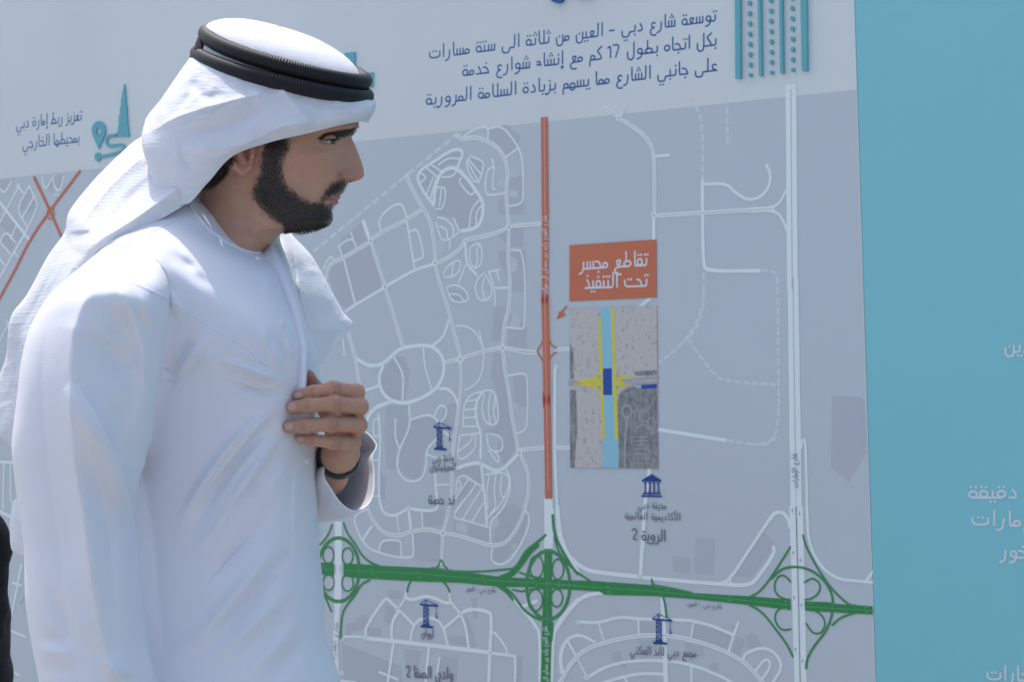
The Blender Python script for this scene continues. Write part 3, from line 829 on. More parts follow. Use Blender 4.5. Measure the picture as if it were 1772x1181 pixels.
def layout(s):
    s = s.replace('لا', '§'); out = []; dots = []; x = 0; i = 0
    r = s
    for i, c in enumerate(r):
        if c in DIG:
            if c.isdigit() and i and r[i - 1].isdigit(): continue
            if c.isdigit():
                run = c
                while i + len(run) < len(r) and r[i + len(run)].isdigit(): run += r[i + len(run)]
                for d in reversed(run):
                    st, ad = DIG[d]; out += [[(x + a, b) for a, b in p] for p in st]; x += ad
                continue
            st, ad = DIG[c]; out += [[(x + a, b) for a, b in p] for p in st]; x += ad; continue
        k = TR[c]; p = r[i - 1] if i else ' '; n = r[i + 1] if i + 1 < len(r) else ' '
        jr = p in TR and TR[p] not in NOJOIN and k != 'z'; jl = k not in NOJOIN and n in TR and TR[n] != 'z'
        st, ad, (dx, dy, db) = glyph(k, jr, jl)
        out += [[(x + a, b) for a, b in p_] for p_ in st]
        if c in DOTS:
            up, nn = DOTS[c]; yy = dy if up > 0 else db
            if c == 'ج' and not jl: yy = -.2
            P = {1: [(0, 0)], 2: [(-.11, 0), (.11, 0)], 3: [(-.11, 0), (.11, 0), (0, .19)]}[nn]
            dots += [(x + dx + a, yy + b) for a, b in P]
        if c in 'أإ':
            yy = 1.1 if c == 'أ' else -.36
            out.append([(x + .2, yy + .16), (x + .06, yy + .14), (x + .08, yy + .04), (x + .22, yy)])
        x += ad + (.05 if not jl else 0)
    return out, dots, x
def text(L_, s, xr, yr, xl, yl, h, wt=.115):
    """s between right baseline end (xr,yr) and left baseline end (xl,yl) in photo pixels, alef height h px"""
    st, dots, W = layout(s)
    b = Vector((xr, yr)); dx = Vector((xl - xr, yl - yr)) / W
    up = Vector((yl - yr, -(xl - xr))); up = Vector((0, -h)) if abs(xl - xr) > abs(yl - yr) else Vector((-h if yl > yr else h, 0))
    q = lambda p: uv(*(b + dx * p[0] + up * p[1]))
    sc = scale_at(xr, yr); w = wt * h * sc
    for p in st:
        cl = len(p) > 8 and (Vector(p[0]) - Vector(p[-1])).length < 1e-6
        if cl: L_.strip([q(a) for a in p[:-1]], w, closed=True)
        else: L_.strip(chaikin([q(a) for a in p], 2) if len(p) > 2 else [q(a) for a in p], w)
    for d in dots:
        c = q(d); L_.poly([c + Vector((math.cos(t), math.sin(t))) * w * .66 for t in np.linspace(0, 2 * math.pi, 9)[:-1]])
def texts(name, m, parent, base, items, wt=.128):
    L_ = Layer(base, 2.2e-6)
    for it in items: text(L_, *it, wt=wt)
    return L_.build(name, m, parent)
texts('lettering', M_blue, board, .0022, [
    ('توسعة شارع دبي - العين من ثلاثة الى ستة مسارات', 1240, 35, 740, 101, 22),
    ('بكل اتجاه بطول 17 كم مع إنشاء شوارع خدمة', 1241, 77, 798, 131, 22),
    ('على جانبي الشارع مما يسهم بزيادة السلامة المرورية', 1242, 121, 735, 181, 22)])
texts('lettering', M_blue, board, .0022, [('تعزيز ربط إمارة دبي', 142, 207, 27, 222, 19), ('بمحيطها الخارجي', 138, 245, 38, 256, 19)], .11)
texts('caption_lettering', M_white, board, .0150, [('تقاطع مجسر', 1122, 459, 1003, 466, 25), ('تحت التنفيذ', 1122, 495, 1011, 499, 25)], .135)
texts('place_lettering', M_grey, board, .0160, [
    ('واحة دبي', 786, 798, 748, 799, 12), ('للسيليكون', 790, 814, 743, 814, 12), ('ند حصة', 787, 873, 741, 872, 17),
    ('مدينة دبي', 1154, 881, 1104, 879, 12), ('الأكاديمية العالمية', 1179, 901, 1081, 898, 12), ('الروية 2', 1153, 937, 1093, 934, 19),
    ('ليوان', 751, 1104, 729, 1102, 13), ('وادي الصفا 2', 785, 1176, 702, 1172, 19), ('مجمع دبي لاند السكني', 1206, 1138, 1090, 1132, 14)], .14)
texts('road_name_lettering', M_grey, board, .0162, [('شارع دبي - العين', 858, 1026, 807, 1023, 8), ('شارع دبي - العين', 1250, 1054, 1190, 1049, 8), ('شارع الإمارات', 1379, 785, 1381, 846, 9), ('شارع القدرة', 586, 1078, 580, 1145, 7)], .12)
texts('highway_name_lettering', M_white, board, .0162, [('شارع الشيخ زايد بن حمدان آل نهيان'.replace('آ', 'ا'), 947, 373, 947, 510, 8), ('شارع الشيخ زايد بن حمدان ال نهيان', 948, 1085, 949, 1200, 8)], .12)
texts('lettering', M_white, teal, .016, [('المتحدين', 1846, 611, 1736, 609, 24), ('دقيقة', 1764, 862, 1673, 862, 25), ('شارع الإمارات', 1890, 915, 1678, 908, 25), ('دبي وخور', 1860, 968, 1731, 965, 25), ('عدد الحارات', 1862, 1182, 1705, 1176, 24)], .15)
# ================================================================ PERSON  (photo-space helper: px, py, depth offset d from the plane y = YP)
YP = 2.45; S = YP / FPX
ex, ey, ez = CM.col[0], CM.col[1], CM.col[2]
CMi = np.array(CM); COa = np.array(CO)
def toworld(A):
    """A: (n,3) array of px, py, d -> world"""
    A = np.asarray(A, float)
    loc = np.stack([(A[:, 0] - 886) / FPX, -(A[:, 1] - 590.5) / FPX, -np.ones(len(A))], 1) @ CMi.T
    return COa + loc * ((YP + A[:, 2]) / loc[:, 1])[:, None]
def topix(W):
    W = np.asarray(W, float) - COa; c = W @ CMi
    return np.stack([886 + FPX * c[:, 0] / -c[:, 2], 590.5 - FPX * c[:, 1] / -c[:, 2], W[:, 1] - YP], 1)
def npmesh(name, V, F, m=None, parent=None, smooth=True):
    me = bpy.data.meshes.new(name); V = np.asarray(V, np.float32); F = np.asarray(F, np.int32)
    me.vertices.add(len(V)); me.vertices.foreach_set('co', V.ravel())
    k = F.shape[1]; me.loops.add(F.size); me.loops.foreach_set('vertex_index', F.ravel())
    me.polygons.add(len(F)); me.polygons.foreach_set('loop_start', np.arange(0, F.size, k, dtype=np.int32)); me.polygons.foreach_set('loop_total', np.full(len(F), k, np.int32))
    me.update(calc_edges=True); me.validate()
    if smooth: me.polygons.foreach_set('use_smooth', np.ones(len(me.polygons), bool))
    return link(name, me, m, parent)
def crm(P, t):
    """Catmull-Rom along axis 0 at parameters t in [0,1]"""
    P = np.asarray(P, float); n = len(P) - 1; u = np.clip(np.asarray(t) * n, 0, n - 1e-9); i = u.astype(int); f = (u - i)
    sh = (-1,) + (1,) * (P.ndim - 1); f = f.reshape(sh)
    Pm = np.concatenate([[2 * P[0] - P[1]], P, [2 * P[-1] - P[-2]]])
    a, b, c, d = Pm[i], Pm[i + 1], Pm[i + 2], Pm[i + 3]
    return .5 * (2 * b + (c - a) * f + (2 * a - 5 * b + 4 * c - d) * f ** 2 + (3 * b - a - 3 * c + d) * f ** 3)
def grid_faces(nu, nv, closed=False):
    i, j = np.meshgrid(np.arange(nu - 1), np.arange(nv if closed else nv - 1), indexing='ij')
    a = i * nv + j; b = i * nv + (j + 1) % nv
    return np.stack([a, b, b + nv, a + nv], -1).reshape(-1, 4)
def seg_dist(X, P):
    """distance of (n,2) points to polyline P, with arc fraction and side"""
    P = np.asarray(P, float); best = np.full(len(X), 1e9); tt = np.zeros(len(X)); sd = np.zeros(len(X))
    L = np.linalg.norm(np.diff(P, axis=0), axis=1); tot = L.sum(); acc = 0
    for a, b, l in zip(P[:-1], P[1:], L):
        ab = b - a; t = np.clip(((X - a) @ ab) / (l * l), 0, 1); q = a + t[:, None] * ab; dd = np.linalg.norm(X - q, axis=1)
        s_ = np.sign(ab[0] * (X[:, 1] - a[1]) - ab[1] * (X[:, 0] - a[0])); k = dd < best
        best[k] = dd[k]; tt[k] = (acc + t[k] * l) / tot; sd[k] = s_[k]; acc += l
    return best, tt, sd
def folds(A, items):
    """relief of cloth folds: returns displacement towards the viewer (m) for photo-space points A.
    (kind, width px, height mm, points): r = rounded ridge, v = valley, s = step (high on the left of travel, falling to the right)"""
    X = A[:, :2]; D = np.zeros(len(A))
    for kind, w, h, pts in items:
        P = np.array(num(pts)) if isinstance(pts, str) else np.array(pts)
        P = np.array([tuple(p) for p in crm(P, np.linspace(0, 1, len(P) * 5))])
        lo = P.min(0) - w * 8; hi = P.max(0) + w * 8
        k = np.all((X > lo) & (X < hi), 1)
        if not k.any(): continue
        d, t, s_ = seg_dist(X[k], P); h = h / 1000
        tp = np.clip(np.minimum(t, 1 - t) * 2.3, 0, 1); tp = tp * tp * (3 - 2 * tp)
        if kind == 'r': f = np.exp(-(d / w) ** 2)
        elif kind == 'v': f = -np.exp(-(d / w) ** 2)
        elif kind == 'T': f = np.clip(1 - np.sqrt(d * d + 6) / w, 0, 1); f = f * f * .35 + f * .65; tp = np.clip(np.minimum(t * 6, (1 - t) * 3), 0, 1)
        elif kind == 'R': f = np.exp(-(d / w)); tp = np.clip(np.minimum(t, 1 - t) * 8, 0, 1)
        else:
            sgn = d * s_
            f = np.where(sgn < 0, np.exp(-(np.minimum(sgn, 0) / (w * 4)) ** 2) * 1.0, np.exp(-(sgn / (w * .5)) ** 2))
            if kind == 'S': tp = np.clip(t * 8, 0, 1)
        D[k] += f * h * tp
    return D
def lumps(A, sc, amt, seed=0):
    r = np.random.RandomState(seed); D = np.zeros(len(A))
    for _ in range(10):
        k = r.normal(size=3) / sc; D += np.sin(A @ (k * np.array([1, .8, 1400])) + r.rand() * 6.28) / 10 ** .5
    return D * amt

def wrinkles(A, amt, sc, ang, seed=0):
    r = np.random.RandomState(seed); D = np.zeros(len(A))
    for i in range(7):
        th = math.radians(ang + r.normal() * 28); f = (.6 + r.rand() * 1.3) / sc; ph0 = r.rand() * 6
        u_ = A[:, 0] * math.cos(th) + A[:, 1] * math.sin(th); v_ = -A[:, 0] * math.sin(th) + A[:, 1] * math.cos(th)
        q = np.sin(u_ * f + 1.3 * np.sin(v_ * f * .23 + ph0) + ph0); D += (1 - np.abs(q)) ** 2.2 * np.clip(np.sin(v_ * f * .31 + ph0 * 2) + .2, 0, 1)
    return D * amt / 2
def patch(name, G, nu, nv, m, parent, fl=(), thick=.0009, mirror=False, lump=(60, .0006), wr=None):
    G = np.array(G, float); U = crm(G, np.linspace(0, 1, nu)); Vv = crm(np.swapaxes(U, 0, 1), np.linspace(0, 1, nv)); A = np.swapaxes(Vv, 0, 1).reshape(-1, 3)
    D = folds(A, fl)
    if lump: D += lumps(A, lump[0], lump[1], len(name))
    if wr: D += wrinkles(A, *wr, len(name))
    A[:, 2] -= D
    V = toworld(A); F = grid_faces(nu, nv)
    if mirror:
        B = A.copy(); B[:, 2] = -B[:, 2]; V = np.concatenate([V, toworld(B)]); F = np.concatenate([F, F[:, ::-1] + len(A)])
    o = npmesh(name, V, F, m, parent)
    if thick:
        md = o.modifiers.new('thick', 'SOLIDIFY'); md.thickness = thick; md.offset = 0
    return o, A
def bvh(o):
    dg = bpy.context.evaluated_depsgraph_get(); return BVHTree.FromObject(o, dg)
def hit(B, px, py, M=None):
    r = B.ray_cast(CO, ray(px, py).normalized()); return r[0], r[1]

# ---- materials
def cloth(name, col, weave=900, amt=.0003, sheen=.15, rough=.75, wrinkle=(26, .0016), trans=.10):
    m = mat(name, col, rough, sheen=sheen, spec=.25); n = m.node_tree; p = n.nodes['Principled BSDF']; tc = n.nodes['Texture Coordinate'] if 'Texture Coordinate' in n.nodes else n.nodes.new('ShaderNodeTexCoord')
    w1 = n.nodes.new('ShaderNodeTexWave'); w1.inputs['Scale'].default_value = weave / 6; w1.bands_direction = 'DIAGONAL' if weave < 500 else 'X'; w1.inputs['Distortion'].default_value = .6
    w2 = n.nodes.new('ShaderNodeTexWave'); w2.inputs['Scale'].default_value = weave / 6; w2.bands_direction = 'Z'; w2.inputs['Distortion'].default_value = .6
    for w in (w1, w2): n.links.new(tc.outputs['Object'], w.inputs['Vector'])
    a = n.nodes.new('ShaderNodeMath'); a.operation = 'MULTIPLY'; n.links.new(w1.outputs[1], a.inputs[0]); n.links.new(w2.outputs[1], a.inputs[1])
    t = n.nodes.new('ShaderNodeTexNoise'); t.inputs['Scale'].default_value = wrinkle[0]; t.inputs['Detail'].default_value = 3; n.links.new(tc.outputs['Object'], t.inputs['Vector'])
    b1 = n.nodes.new('ShaderNodeBump'); b1.inputs['Distance'].default_value = wrinkle[1]; n.links.new(t.outputs[0], b1.inputs['Height'])
    b2 = n.nodes.new('ShaderNodeBump'); b2.inputs['Distance'].default_value = amt; n.links.new(a.outputs[0], b2.inputs['Height']); n.links.new(b1.outputs[0], b2.inputs['Normal'])
    n.links.new(b2.outputs[0], p.inputs['Normal'])
    tr = n.nodes.new('ShaderNodeBsdfTranslucent'); tr.inputs[0].default_value = (*col, 1); n.links.new(b2.outputs[0], tr.inputs['Normal'])     # thin cotton lets some light through
    ms_ = n.nodes.new('ShaderNodeMixShader'); ms_.inputs[0].default_value = trans; out = n.nodes['Material Output']
    n.links.new(p.outputs[0], ms_.inputs[1]); n.links.new(tr.outputs[0], ms_.inputs[2]); n.links.new(ms_.outputs[0], out.inputs[0]); return m
M_robe = cloth('white_robe_cloth', (.86, .865, .915), 1200, .00008, .10, .6, (16, .0012))
M_veil = cloth('white_headcloth', (.86, .865, .90), 420, .00015, .1, .8, (40, .0012), .20)
M_seam = mat('white_thread', (.78, .80, .89), .6)
M_black = mat('black_cloth', (.008, .008, .01), .8, sheen=.05, noise=(60, .3), bump=(300, .001), spec=.2)
M_hair = mat('dark_hair', (.046, .032, .025), .4, spec=.5, noise=(420, .95))
M_eye = mat('eye_white', (.50, .45, .43), .2, spec=.6); M_iris = mat('dark_iris', (.035, .02, .014), .1, spec=.8)
M_nail = mat('finger_nail', (.60, .36, .31), .3, spec=.5)
M_skin = mat('skin', (.47, .265, .185), .52, spec=.35, sss=.12)
def skin_nodes():
    n = M_skin.node_tree; p = n.nodes['Principled BSDF']; tc = n.nodes.new('ShaderNodeTexCoord')
    t = n.nodes.new('ShaderNodeTexNoise'); t.inputs['Scale'].default_value = 70; t.inputs['Detail'].default_value = 6; n.links.new(tc.outputs['Object'], t.inputs['Vector'])
    x = n.nodes.new('ShaderNodeMix'); x.data_type = 'RGBA'; x.inputs[6].default_value = (.48, .26, .17, 1); x.inputs[7].default_value = (.61, .35, .245, 1); n.links.new(t.outputs[0], x.inputs[0])
    last = x
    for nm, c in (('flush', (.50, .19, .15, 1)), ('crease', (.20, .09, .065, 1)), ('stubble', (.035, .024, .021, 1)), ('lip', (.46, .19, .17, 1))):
        a = n.nodes.new('ShaderNodeAttribute'); a.attribute_name = nm
        y = n.nodes.new('ShaderNodeMix'); y.data_type = 'RGBA'; n.links.new(a.outputs['Fac'], y.inputs[0]); n.links.new(last.outputs[2], y.inputs[6]); y.inputs[7].default_value = c; last = y
    n.links.new(last.outputs[2], p.inputs['Base Color'])
    v = n.nodes.new('ShaderNodeTexNoise'); v.inputs['Scale'].default_value = 600; v.inputs['Detail'].default_value = 4; n.links.new(tc.outputs['Object'], v.inputs['Vector'])
    b = n.nodes.new('ShaderNodeBump'); b.inputs['Distance'].default_value = .0011; n.links.new(v.outputs[0], b.inputs['Height']); n.links.new(b.outputs[0], p.inputs['Normal'])
skin_nodes()

# ---- distance-field modelling (surface nets)
def surface_nets(f, lo, hi, h):
    lo = np.array(lo, float); n = np.ceil((np.array(hi) - lo) / h).astype(int) + 1
    gx, gy, gz = [lo[i] + h * np.arange(n[i]) for i in range(3)]
    X, Y, Z = np.meshgrid(gx, gy, gz, indexing='ij'); Fv = f(np.stack([X, Y, Z], -1).reshape(-1, 3)).reshape(X.shape)
    ins = Fv < 0
    cnt = np.zeros(np.array(Fv.shape) - 1, int); corners = [(a, b, c) for a in (0, 1) for b in (0, 1) for c in (0, 1)]
    sl_ = lambda A, o: A[o[0]:A.shape[0] - 1 + o[0], o[1]:A.shape[1] - 1 + o[1], o[2]:A.shape[2] - 1 + o[2]]
    for o in corners: cnt += sl_(ins, o)
    act = (cnt > 0) & (cnt < 8); idx = -np.ones(act.shape, int); ids = np.argwhere(act); idx[act] = np.arange(len(ids))
    acc = np.zeros((len(ids), 3)); w = np.zeros(len(ids))
    for a in corners:
        for ax in range(3):
            if a[ax]: continue
            b = list(a); b[ax] = 1
            fa = Fv[tuple((ids + a).T)]; fb = Fv[tuple((ids + b).T)]; m = (fa < 0) != (fb < 0); t = np.where(m, fa / np.where(m, fa - fb, 1), 0)
            p = np.tile(np.array(a, float), (len(ids), 1)); p[:, ax] += t; acc[m] += p[m]; w[m] += 1
    V = lo + h * (ids + acc / w[:, None]); Q = []
    for ax in range(3):
        u, v = [(1, 2), (2, 0), (0, 1)][ax]
        s0 = [slice(None)] * 3; s1 = [slice(None)] * 3; s0[ax] = slice(0, -1); s1[ax] = slice(1, None)
        ch = ins[tuple(s0)] != ins[tuple(s1)]; e = np.argwhere(ch); e = e[(e[:, u] > 0) & (e[:, v] > 0) & (e[:, u] < n[u] - 1) & (e[:, v] < n[v] - 1)]
        du = np.zeros(3, int); du[u] = 1; dv = np.zeros(3, int); dv[v] = 1
        q = np.stack([idx[tuple((e - du - dv).T)], idx[tuple((e - dv).T)], idx[tuple(e.T)], idx[tuple((e - du).T)]], 1)
        fl = ins[tuple(e.T)]; q[~fl] = q[~fl][:, ::-1]; Q.append(q)
    Q = np.concatenate(Q); return V, Q[(Q >= 0).all(1)]
def smin(a, b, k):
    h = np.clip(.5 + .5 * (b - a) / k, 0, 1); return b * (1 - h) + a * h - k * h * (1 - h)
def cone(X, a, b, ra, rb):
    a = np.array(a); b = np.array(b); ab = b - a; t = np.clip((X - a) @ ab / (ab @ ab), 0, 1); return np.linalg.norm(X - a - t[:, None] * ab, axis=1) - (ra + (rb - ra) * t)
def ph(px, py, d): return np.array([px * S, d, -py * S])             # photo space -> isotropic metres
def unph(V): return np.stack([V[:, 0] / S, -V[:, 2] / S, V[:, 1]], 1)

man = empty('person', toworld([(330, 700, 0)])[0] * np.array([1, 1, 0]), 'man in white robe and headcloth with black cord, hand on chest, facing the map', 'person')

# ================================================================ HEAD
def tab(y, pairs):
    a = np.array(num(pairs)); return np.interp(y, a[:, 0], a[:, 1])
def stab(y, pairs, w=2.0):
    return (tab(y - w, pairs) + 2 * tab(y, pairs) + tab(y + w, pairs)) / 4
YS = np.concatenate([np.arange(84, 200, 3), np.arange(200, 412, .8), np.arange(412, 560, 3)])
xm = stab(YS, '84,500 100,535 125,572 150,596 200,616 208,620 214,621 219,620 226,613 236,607.5 243,610.5 252,615 262,619 281,626 290,628.5 297,630 303,630 308,627.5 312,621 314,613 316.5,603 320,599 326,596 331,592 334,588 337,588 341,589.5 344,588 346,584 348,585.5 351,586 354,583 357,577 360,574 364,573.5 370,575 377,574 383,571 389,562 393,550 396,530 398,510 401,494 406,485 419,473 434,458 460,446 500,450 560,470', .8)
xf = stab(YS, '84,500 100,535 125,572 150,594 200,608 214,611 226,606 236,600 262,597 296,593 314,590 337,581 351,578 363,573 377,574 383,571 389,562 393,550 396,530 398,510 401,494 406,485 419,473 434,458 460,446 500,450 560,470', 2)
xb = tab(YS, '84,450 100,400 125,365 150,352 200,341 250,344 300,352 340,348 380,338 434,322 460,312 500,300 560,280')
wd_ = tab(YS, '84,.02 100,.045 125,.060 150,.070 200,.076 250,.074 290,.069 330,.063 360,.058 385,.055 400,.055 430,.057 460,.066 500,.085 560,.11')
xc = tab(YS, '58,480 150,450 380,445 396,440 410,410 440,390 560,370')
nn = tab(YS, '58,2.1 300,2.1 340,2.0 370,1.9 400,2.05 560,2.1')
wn = tab(YS, '58,.03 219,.022 230,.012 245,.0095 262,.010 281,.013 294,.0165 305,.0185 313,.0175 318,.022 335,.024 351,.022 363,.022 375,.03 560,.03')
NT = 200; TH = np.linspace(0, 2 * np.pi, NT + 1)[:-1]
# denser sampling near the front
TH = TH + .35 * np.sin(TH) * -1 * .9
c, s = np.cos(TH)[None], np.sin(TH)[None]
a_ = np.where(c > 0, (xf - xc)[:, None], (xc - xb)[:, None])
hx = xc[:, None] + a_ * np.sign(c) * np.abs(c) ** (2 / nn[:, None]); hl = wd_[:, None] * np.sign(s) * np.abs(s) ** (2 / nn[:, None])
front = np.clip((hx - xc[:, None]) / 60, 0, 1)
hx = hx + (xm - xf)[:, None] * np.exp(-(hl / wn[:, None]) ** 2) * front
hy = np.repeat(YS[:, None], NT, 1)
def G_(cx, cy, sx, sy, h): return h * np.exp(-((hx - cx) / sx) ** 2 - ((hy - cy) / sy) ** 2)
side = np.clip((np.abs(hl) - .006) / .012, 0, 1)
dl = (G_(571, 241, 15, 9, -.0065) + G_(580, 221, 26, 6, .0022) + G_(543, 268, 26, 13, .0035) + G_(599, 304, 8, 7.5, .0062) + G_(586, 301, 4, 9, -.0042) + G_(573, 318, 6, 12, -.0014)
      + G_(582, 337, 8, 3, .0012) + G_(580, 350, 7, 3.5, .0016) + G_(572, 344.5, 9, 1.6, -.002) + G_(524, 312, 26, 22, -.0045) + G_(468, 340, 20, 16, .003)
      + G_(563, 256, 16, 4, -.0012) + G_(600, 240, 7, 12, -.002) + G_(425, 300, 8, 60, -.002) + G_(560, 355, 6, 6, -.001) + G_(440, 405, 10, 30, .003) + G_(470, 420, 9, 26, -.002))
hl = hl + np.sign(hl) * dl * side
nost = G_(606, 312, 7, 3, 1) * np.clip(np.abs(hl) / .004, 0, 1) * np.exp(-((np.abs(hl) - .008) / .006) ** 2)
hy = hy - nost * 6
A = np.stack([hx, hy, hl * -1], -1).reshape(-1, 3); headF = grid_faces(len(YS), NT, True)
A_head = A.copy(); headV = toworld(A)
# shade masks painted on the skin (beard shadow, flush, lips)
def inpoly(X, P):
    P = np.asarray(P); r = np.zeros(len(X), bool); j = len(P) - 1
    for i in range(len(P)):
        c_ = ((P[i, 1] > X[:, 1]) != (P[j, 1] > X[:, 1])) & (X[:, 0] < (P[j, 0] - P[i, 0]) * (X[:, 1] - P[i, 1]) / (P[j, 1] - P[i, 1] + 1e-12) + P[i, 0]); r ^= c_; j = i
    return r
def fade(X, P, w):
    ins = inpoly(X, P); d, _, _ = seg_dist(X, np.concatenate([P, P[:1]])); return np.clip(.5 + np.where(ins, d, -d) / w, 0, 1)
K1 = lambda t: np.array([(240 + x * .37257, 20 + y * .37257) for x, y in num(t)])
BEARD = K1('590,560 695,585 690,640 668,680 662,730 672,780 700,820 745,862 800,890 838,888 862,850 885,815 915,790 955,782 968,795 955,825 925,842 893,852 862,868 850,890 868,905 892,898 900,925 898,955 872,980 835,994 745,1001 690,992 640,968 590,930 545,885 525,850 540,800 565,740 572,690 575,640')
BROW = K1('835,590 870,562 930,552 985,545 1022,530 1022,545 985,566 930,582 880,584')
NAPE = K1('300,790 340,740 400,690 440,660 430,690 395,760 345,805 300,812')
LIPS = K1('868,862 900,850 930,845 940,865 938,885 925,898 905,900 890,890')
Xh = A[:, :2]; near = A[:, 2] < .2
bf = fade(Xh, BEARD, 9) * .6 + fade(Xh, BEARD, 26) * .4; cheek = np.clip((548 - A[:, 0]) / 60, 0, 1) * np.clip((392 - A[:, 1]) / 40, 0, 1)
stub = np.maximum(bf * (.90 - .26 * cheek), np.maximum(fade(Xh, BROW, 4) * .85, fade(Xh, NAPE, 8) * .9)) * (A[:, 1] > 195)
stub = np.maximum(stub, np.clip((A[:, 0] - 484) / 10, 0, 1) * ((A[:, 1] > 386) & (A[:, 1] < 405)) * .93)
stub = np.maximum(stub, ((A[:, 0] < 352) & (A[:, 1] < 330)) * 0.9)
flush = np.clip(np.exp(-((hx - 612) / 20) ** 2 - ((hy - 300) / 18) ** 2) * .45 + np.exp(-((hx - 545) / 25) ** 2 - ((hy - 285) / 18) ** 2) * .12, 0, 1).ravel()
lip = fade(Xh, LIPS, 3)

# ---- ear (distance field), joined into the body mesh
def ear_sdf(X):
    pts = [(432, 222, 5), (420, 208, 5), (402, 208, 5), (388, 224, 5), (386, 246, 5), (394, 270, 5), (406, 288, 6), (420, 297, 7), (430, 290, 6), (434, 276, 4.5)]
    r = None
    for (x0, y0, r0), (x1, y1, r1) in zip(pts, pts[1:]):
        q = cone(X, ph(x0, y0, -.092 + (x0 - 386) * .0002), ph(x1, y1, -.092 + (x1 - 386) * .0002), r0 * S, r1 * S); r = q if r is None else smin(r, q, .003)
    r = smin(r, cone(X, ph(404, 240, -.083), ph(420, 285, -.081), 12 * S, 9 * S), .003)
    r = smin(r, cone(X, ph(400, 228, -.088), ph(412, 262, -.088), 4 * S, 5 * S), .003)
    r = smin(r, cone(X, ph(436, 258, -.084), ph(436, 268, -.084), 5 * S, 5 * S), .003)
    return smin(r, cone(X, ph(412, 240, -.070), ph(422, 280, -.070), 14 * S, 12 * S), .004)
eV, eF = surface_nets(ear_sdf, (375 * S, -.105, -310 * S), (448 * S, -.055, -198 * S), .0014)
eA = unph(eV); eA2 = eA.copy(); eA2[:, 2] *= -1

# ---- hand on the chest
K2 = lambda x, y: (420 + x * .27944, 600 + y * .27944)
def J(x, y, d): return ph(*K2(x, y), d)
FING = [[(348, 300, -.134, 10.0), (435, 283, -.138, 11.3), (565, 262, -.136, 12.6), (705, 284, -.108, 13.6)],
        [(310, 376, -.140, 11.2), (405, 366, -.146, 12.2), (565, 356, -.144, 13.8), (722, 372, -.112, 15.0)],
        [(286, 499, -.138, 11.2), (378, 489, -.144, 12.0), (545, 481, -.142, 13.4), (716, 487, -.108, 14.6)],
        [(362, 573, -.124, 9.0), (432, 580, -.132, 10.2), (565, 594, -.130, 11.8), (680, 598, -.098, 13.4)]]
WR = J(598, 672, -.040); FA = ph(566, 822, .065); EL = ph(455, 880, .23)
def hand_sdf(X):
    palm = None
    for k, f in enumerate(FING):
        m = J(*f[3][:3]); w = WR + (np.array([.008, -.004, .004]) * (1.5 - k) / 1.5 if True else 0)
        q = cone(X, m + np.array([-.002, .004, 0]), w, f[3][3] * S * .95, .0155); palm = q if palm is None else smin(palm, q, .006)
    palm = smin(palm, cone(X, J(620, 640, -.045), J(560, 470, -.075), .016, .014), .01)
    palm = smin(palm, cone(X, WR, FA, .0215, .027), .012)
    th = [(600, 620, -.040, 15), (520, 400, -.072, 14), (452, 262, -.092, 13.2), (408, 176, -.104, 9.5)]
    t = None
    for a, b in zip(th, th[1:]):
        q = cone(X, J(*a[:3]), J(*b[:3]), a[3] * S, b[3] * S); t = q if t is None else smin(t, q, .004)
    r = smin(palm, t, .006)
    fs = None
    for f in FING:
        g_ = None
        for a, b in zip(f, f[1:]):
            q = cone(X, J(*a[:3]), J(*b[:3]), a[3] * S, b[3] * S); g_ = q if g_ is None else smin(g_, q, .0022)
        for (x, y, d, rr), dr in ((f[1], .0006), (f[2], .0012), (f[3], .001)):   # knuckle swell
            g_ = smin(g_, np.linalg.norm(X - J(x, y, d), axis=1) - (rr * S + dr), .003)
        fs = g_ if fs is None else smin(fs, g_, .0009)
    r = smin(r, fs, .0045)
    # knuckle creases are not modelled; their shade is painted into the colour below
    return r
hV, hF = surface_nets(hand_sdf, (478 * S, -.178, -895 * S), (650 * S, .085, -628 * S), .0015)
hA = unph(hV)

# ---- neck base / torso core and limbs, hidden by the robe, complete the figure
def core_sdf(X):
    r = cone(X, ph(375, 560, 0), ph(360, 640, 0), .085, .115); r = smin(r, cone(X, ph(360, 620, 0), ph(345, 1100, 0), .115, .12), .05)
    for sg in (-1, 1):
        r = smin(r, cone(X, ph(350, 520, .06 * sg), ph(255 if sg < 0 else 400, 540, .13 * sg), .06, .05), .04)
        r = smin(r, cone(X, ph(345, 1120, .06 * sg), ph(335, 1700, .08 * sg), .085, .058), .04); r = smin(r, cone(X, ph(335, 1700, .08 * sg), ph(320, 2340, .08 * sg), .055, .036), .03)
        r = smin(r, cone(X, ph(320, 2395, .08 * sg), ph(450, 2430, .085 * sg), .036, .026), .03)
    r = smin(r, cone(X, ph(225, 540, -.15), ph(145, 900, -.2), .042, .036), .03); r = smin(r, cone(X, ph(150, 900, -.2), ph(190, 1270, -.2), .04, .027), .02)
    r = smin(r, cone(X, ph(400, 530, .17), EL, .048, .034), .03)
    r = smin(r, cone(X, FA + (EL - FA) * .12, EL, .026, .034), .01)
    # lowered right hand
    r = smin(r, cone(X, ph(190, 1270, -.2), ph(205, 1370, -.2), .026, .034), .02)
    for k in range(4):
        x = 185 + k * 17; L_ = (58, 72, 66, 50)[k]
        r = smin(r, cone(X, ph(x, 1400, -.205), ph(x + 6, 1400 + L_, -.20), .0095, .009), .006); r = smin(r, cone(X, ph(x + 6, 1400 + L_, -.20), ph(x + 14, 1400 + L_ + 45, -.19), .009, .0075), .003)
    r = smin(r, cone(X, ph(225, 1320, -.2), ph(255, 1420, -.205), .013, .0095), .008)
    return r
cV, cF = surface_nets(core_sdf, (60 * S, -.32, -2475 * S), (640 * S, .32, -400 * S), .010)
cA = unph(cV)

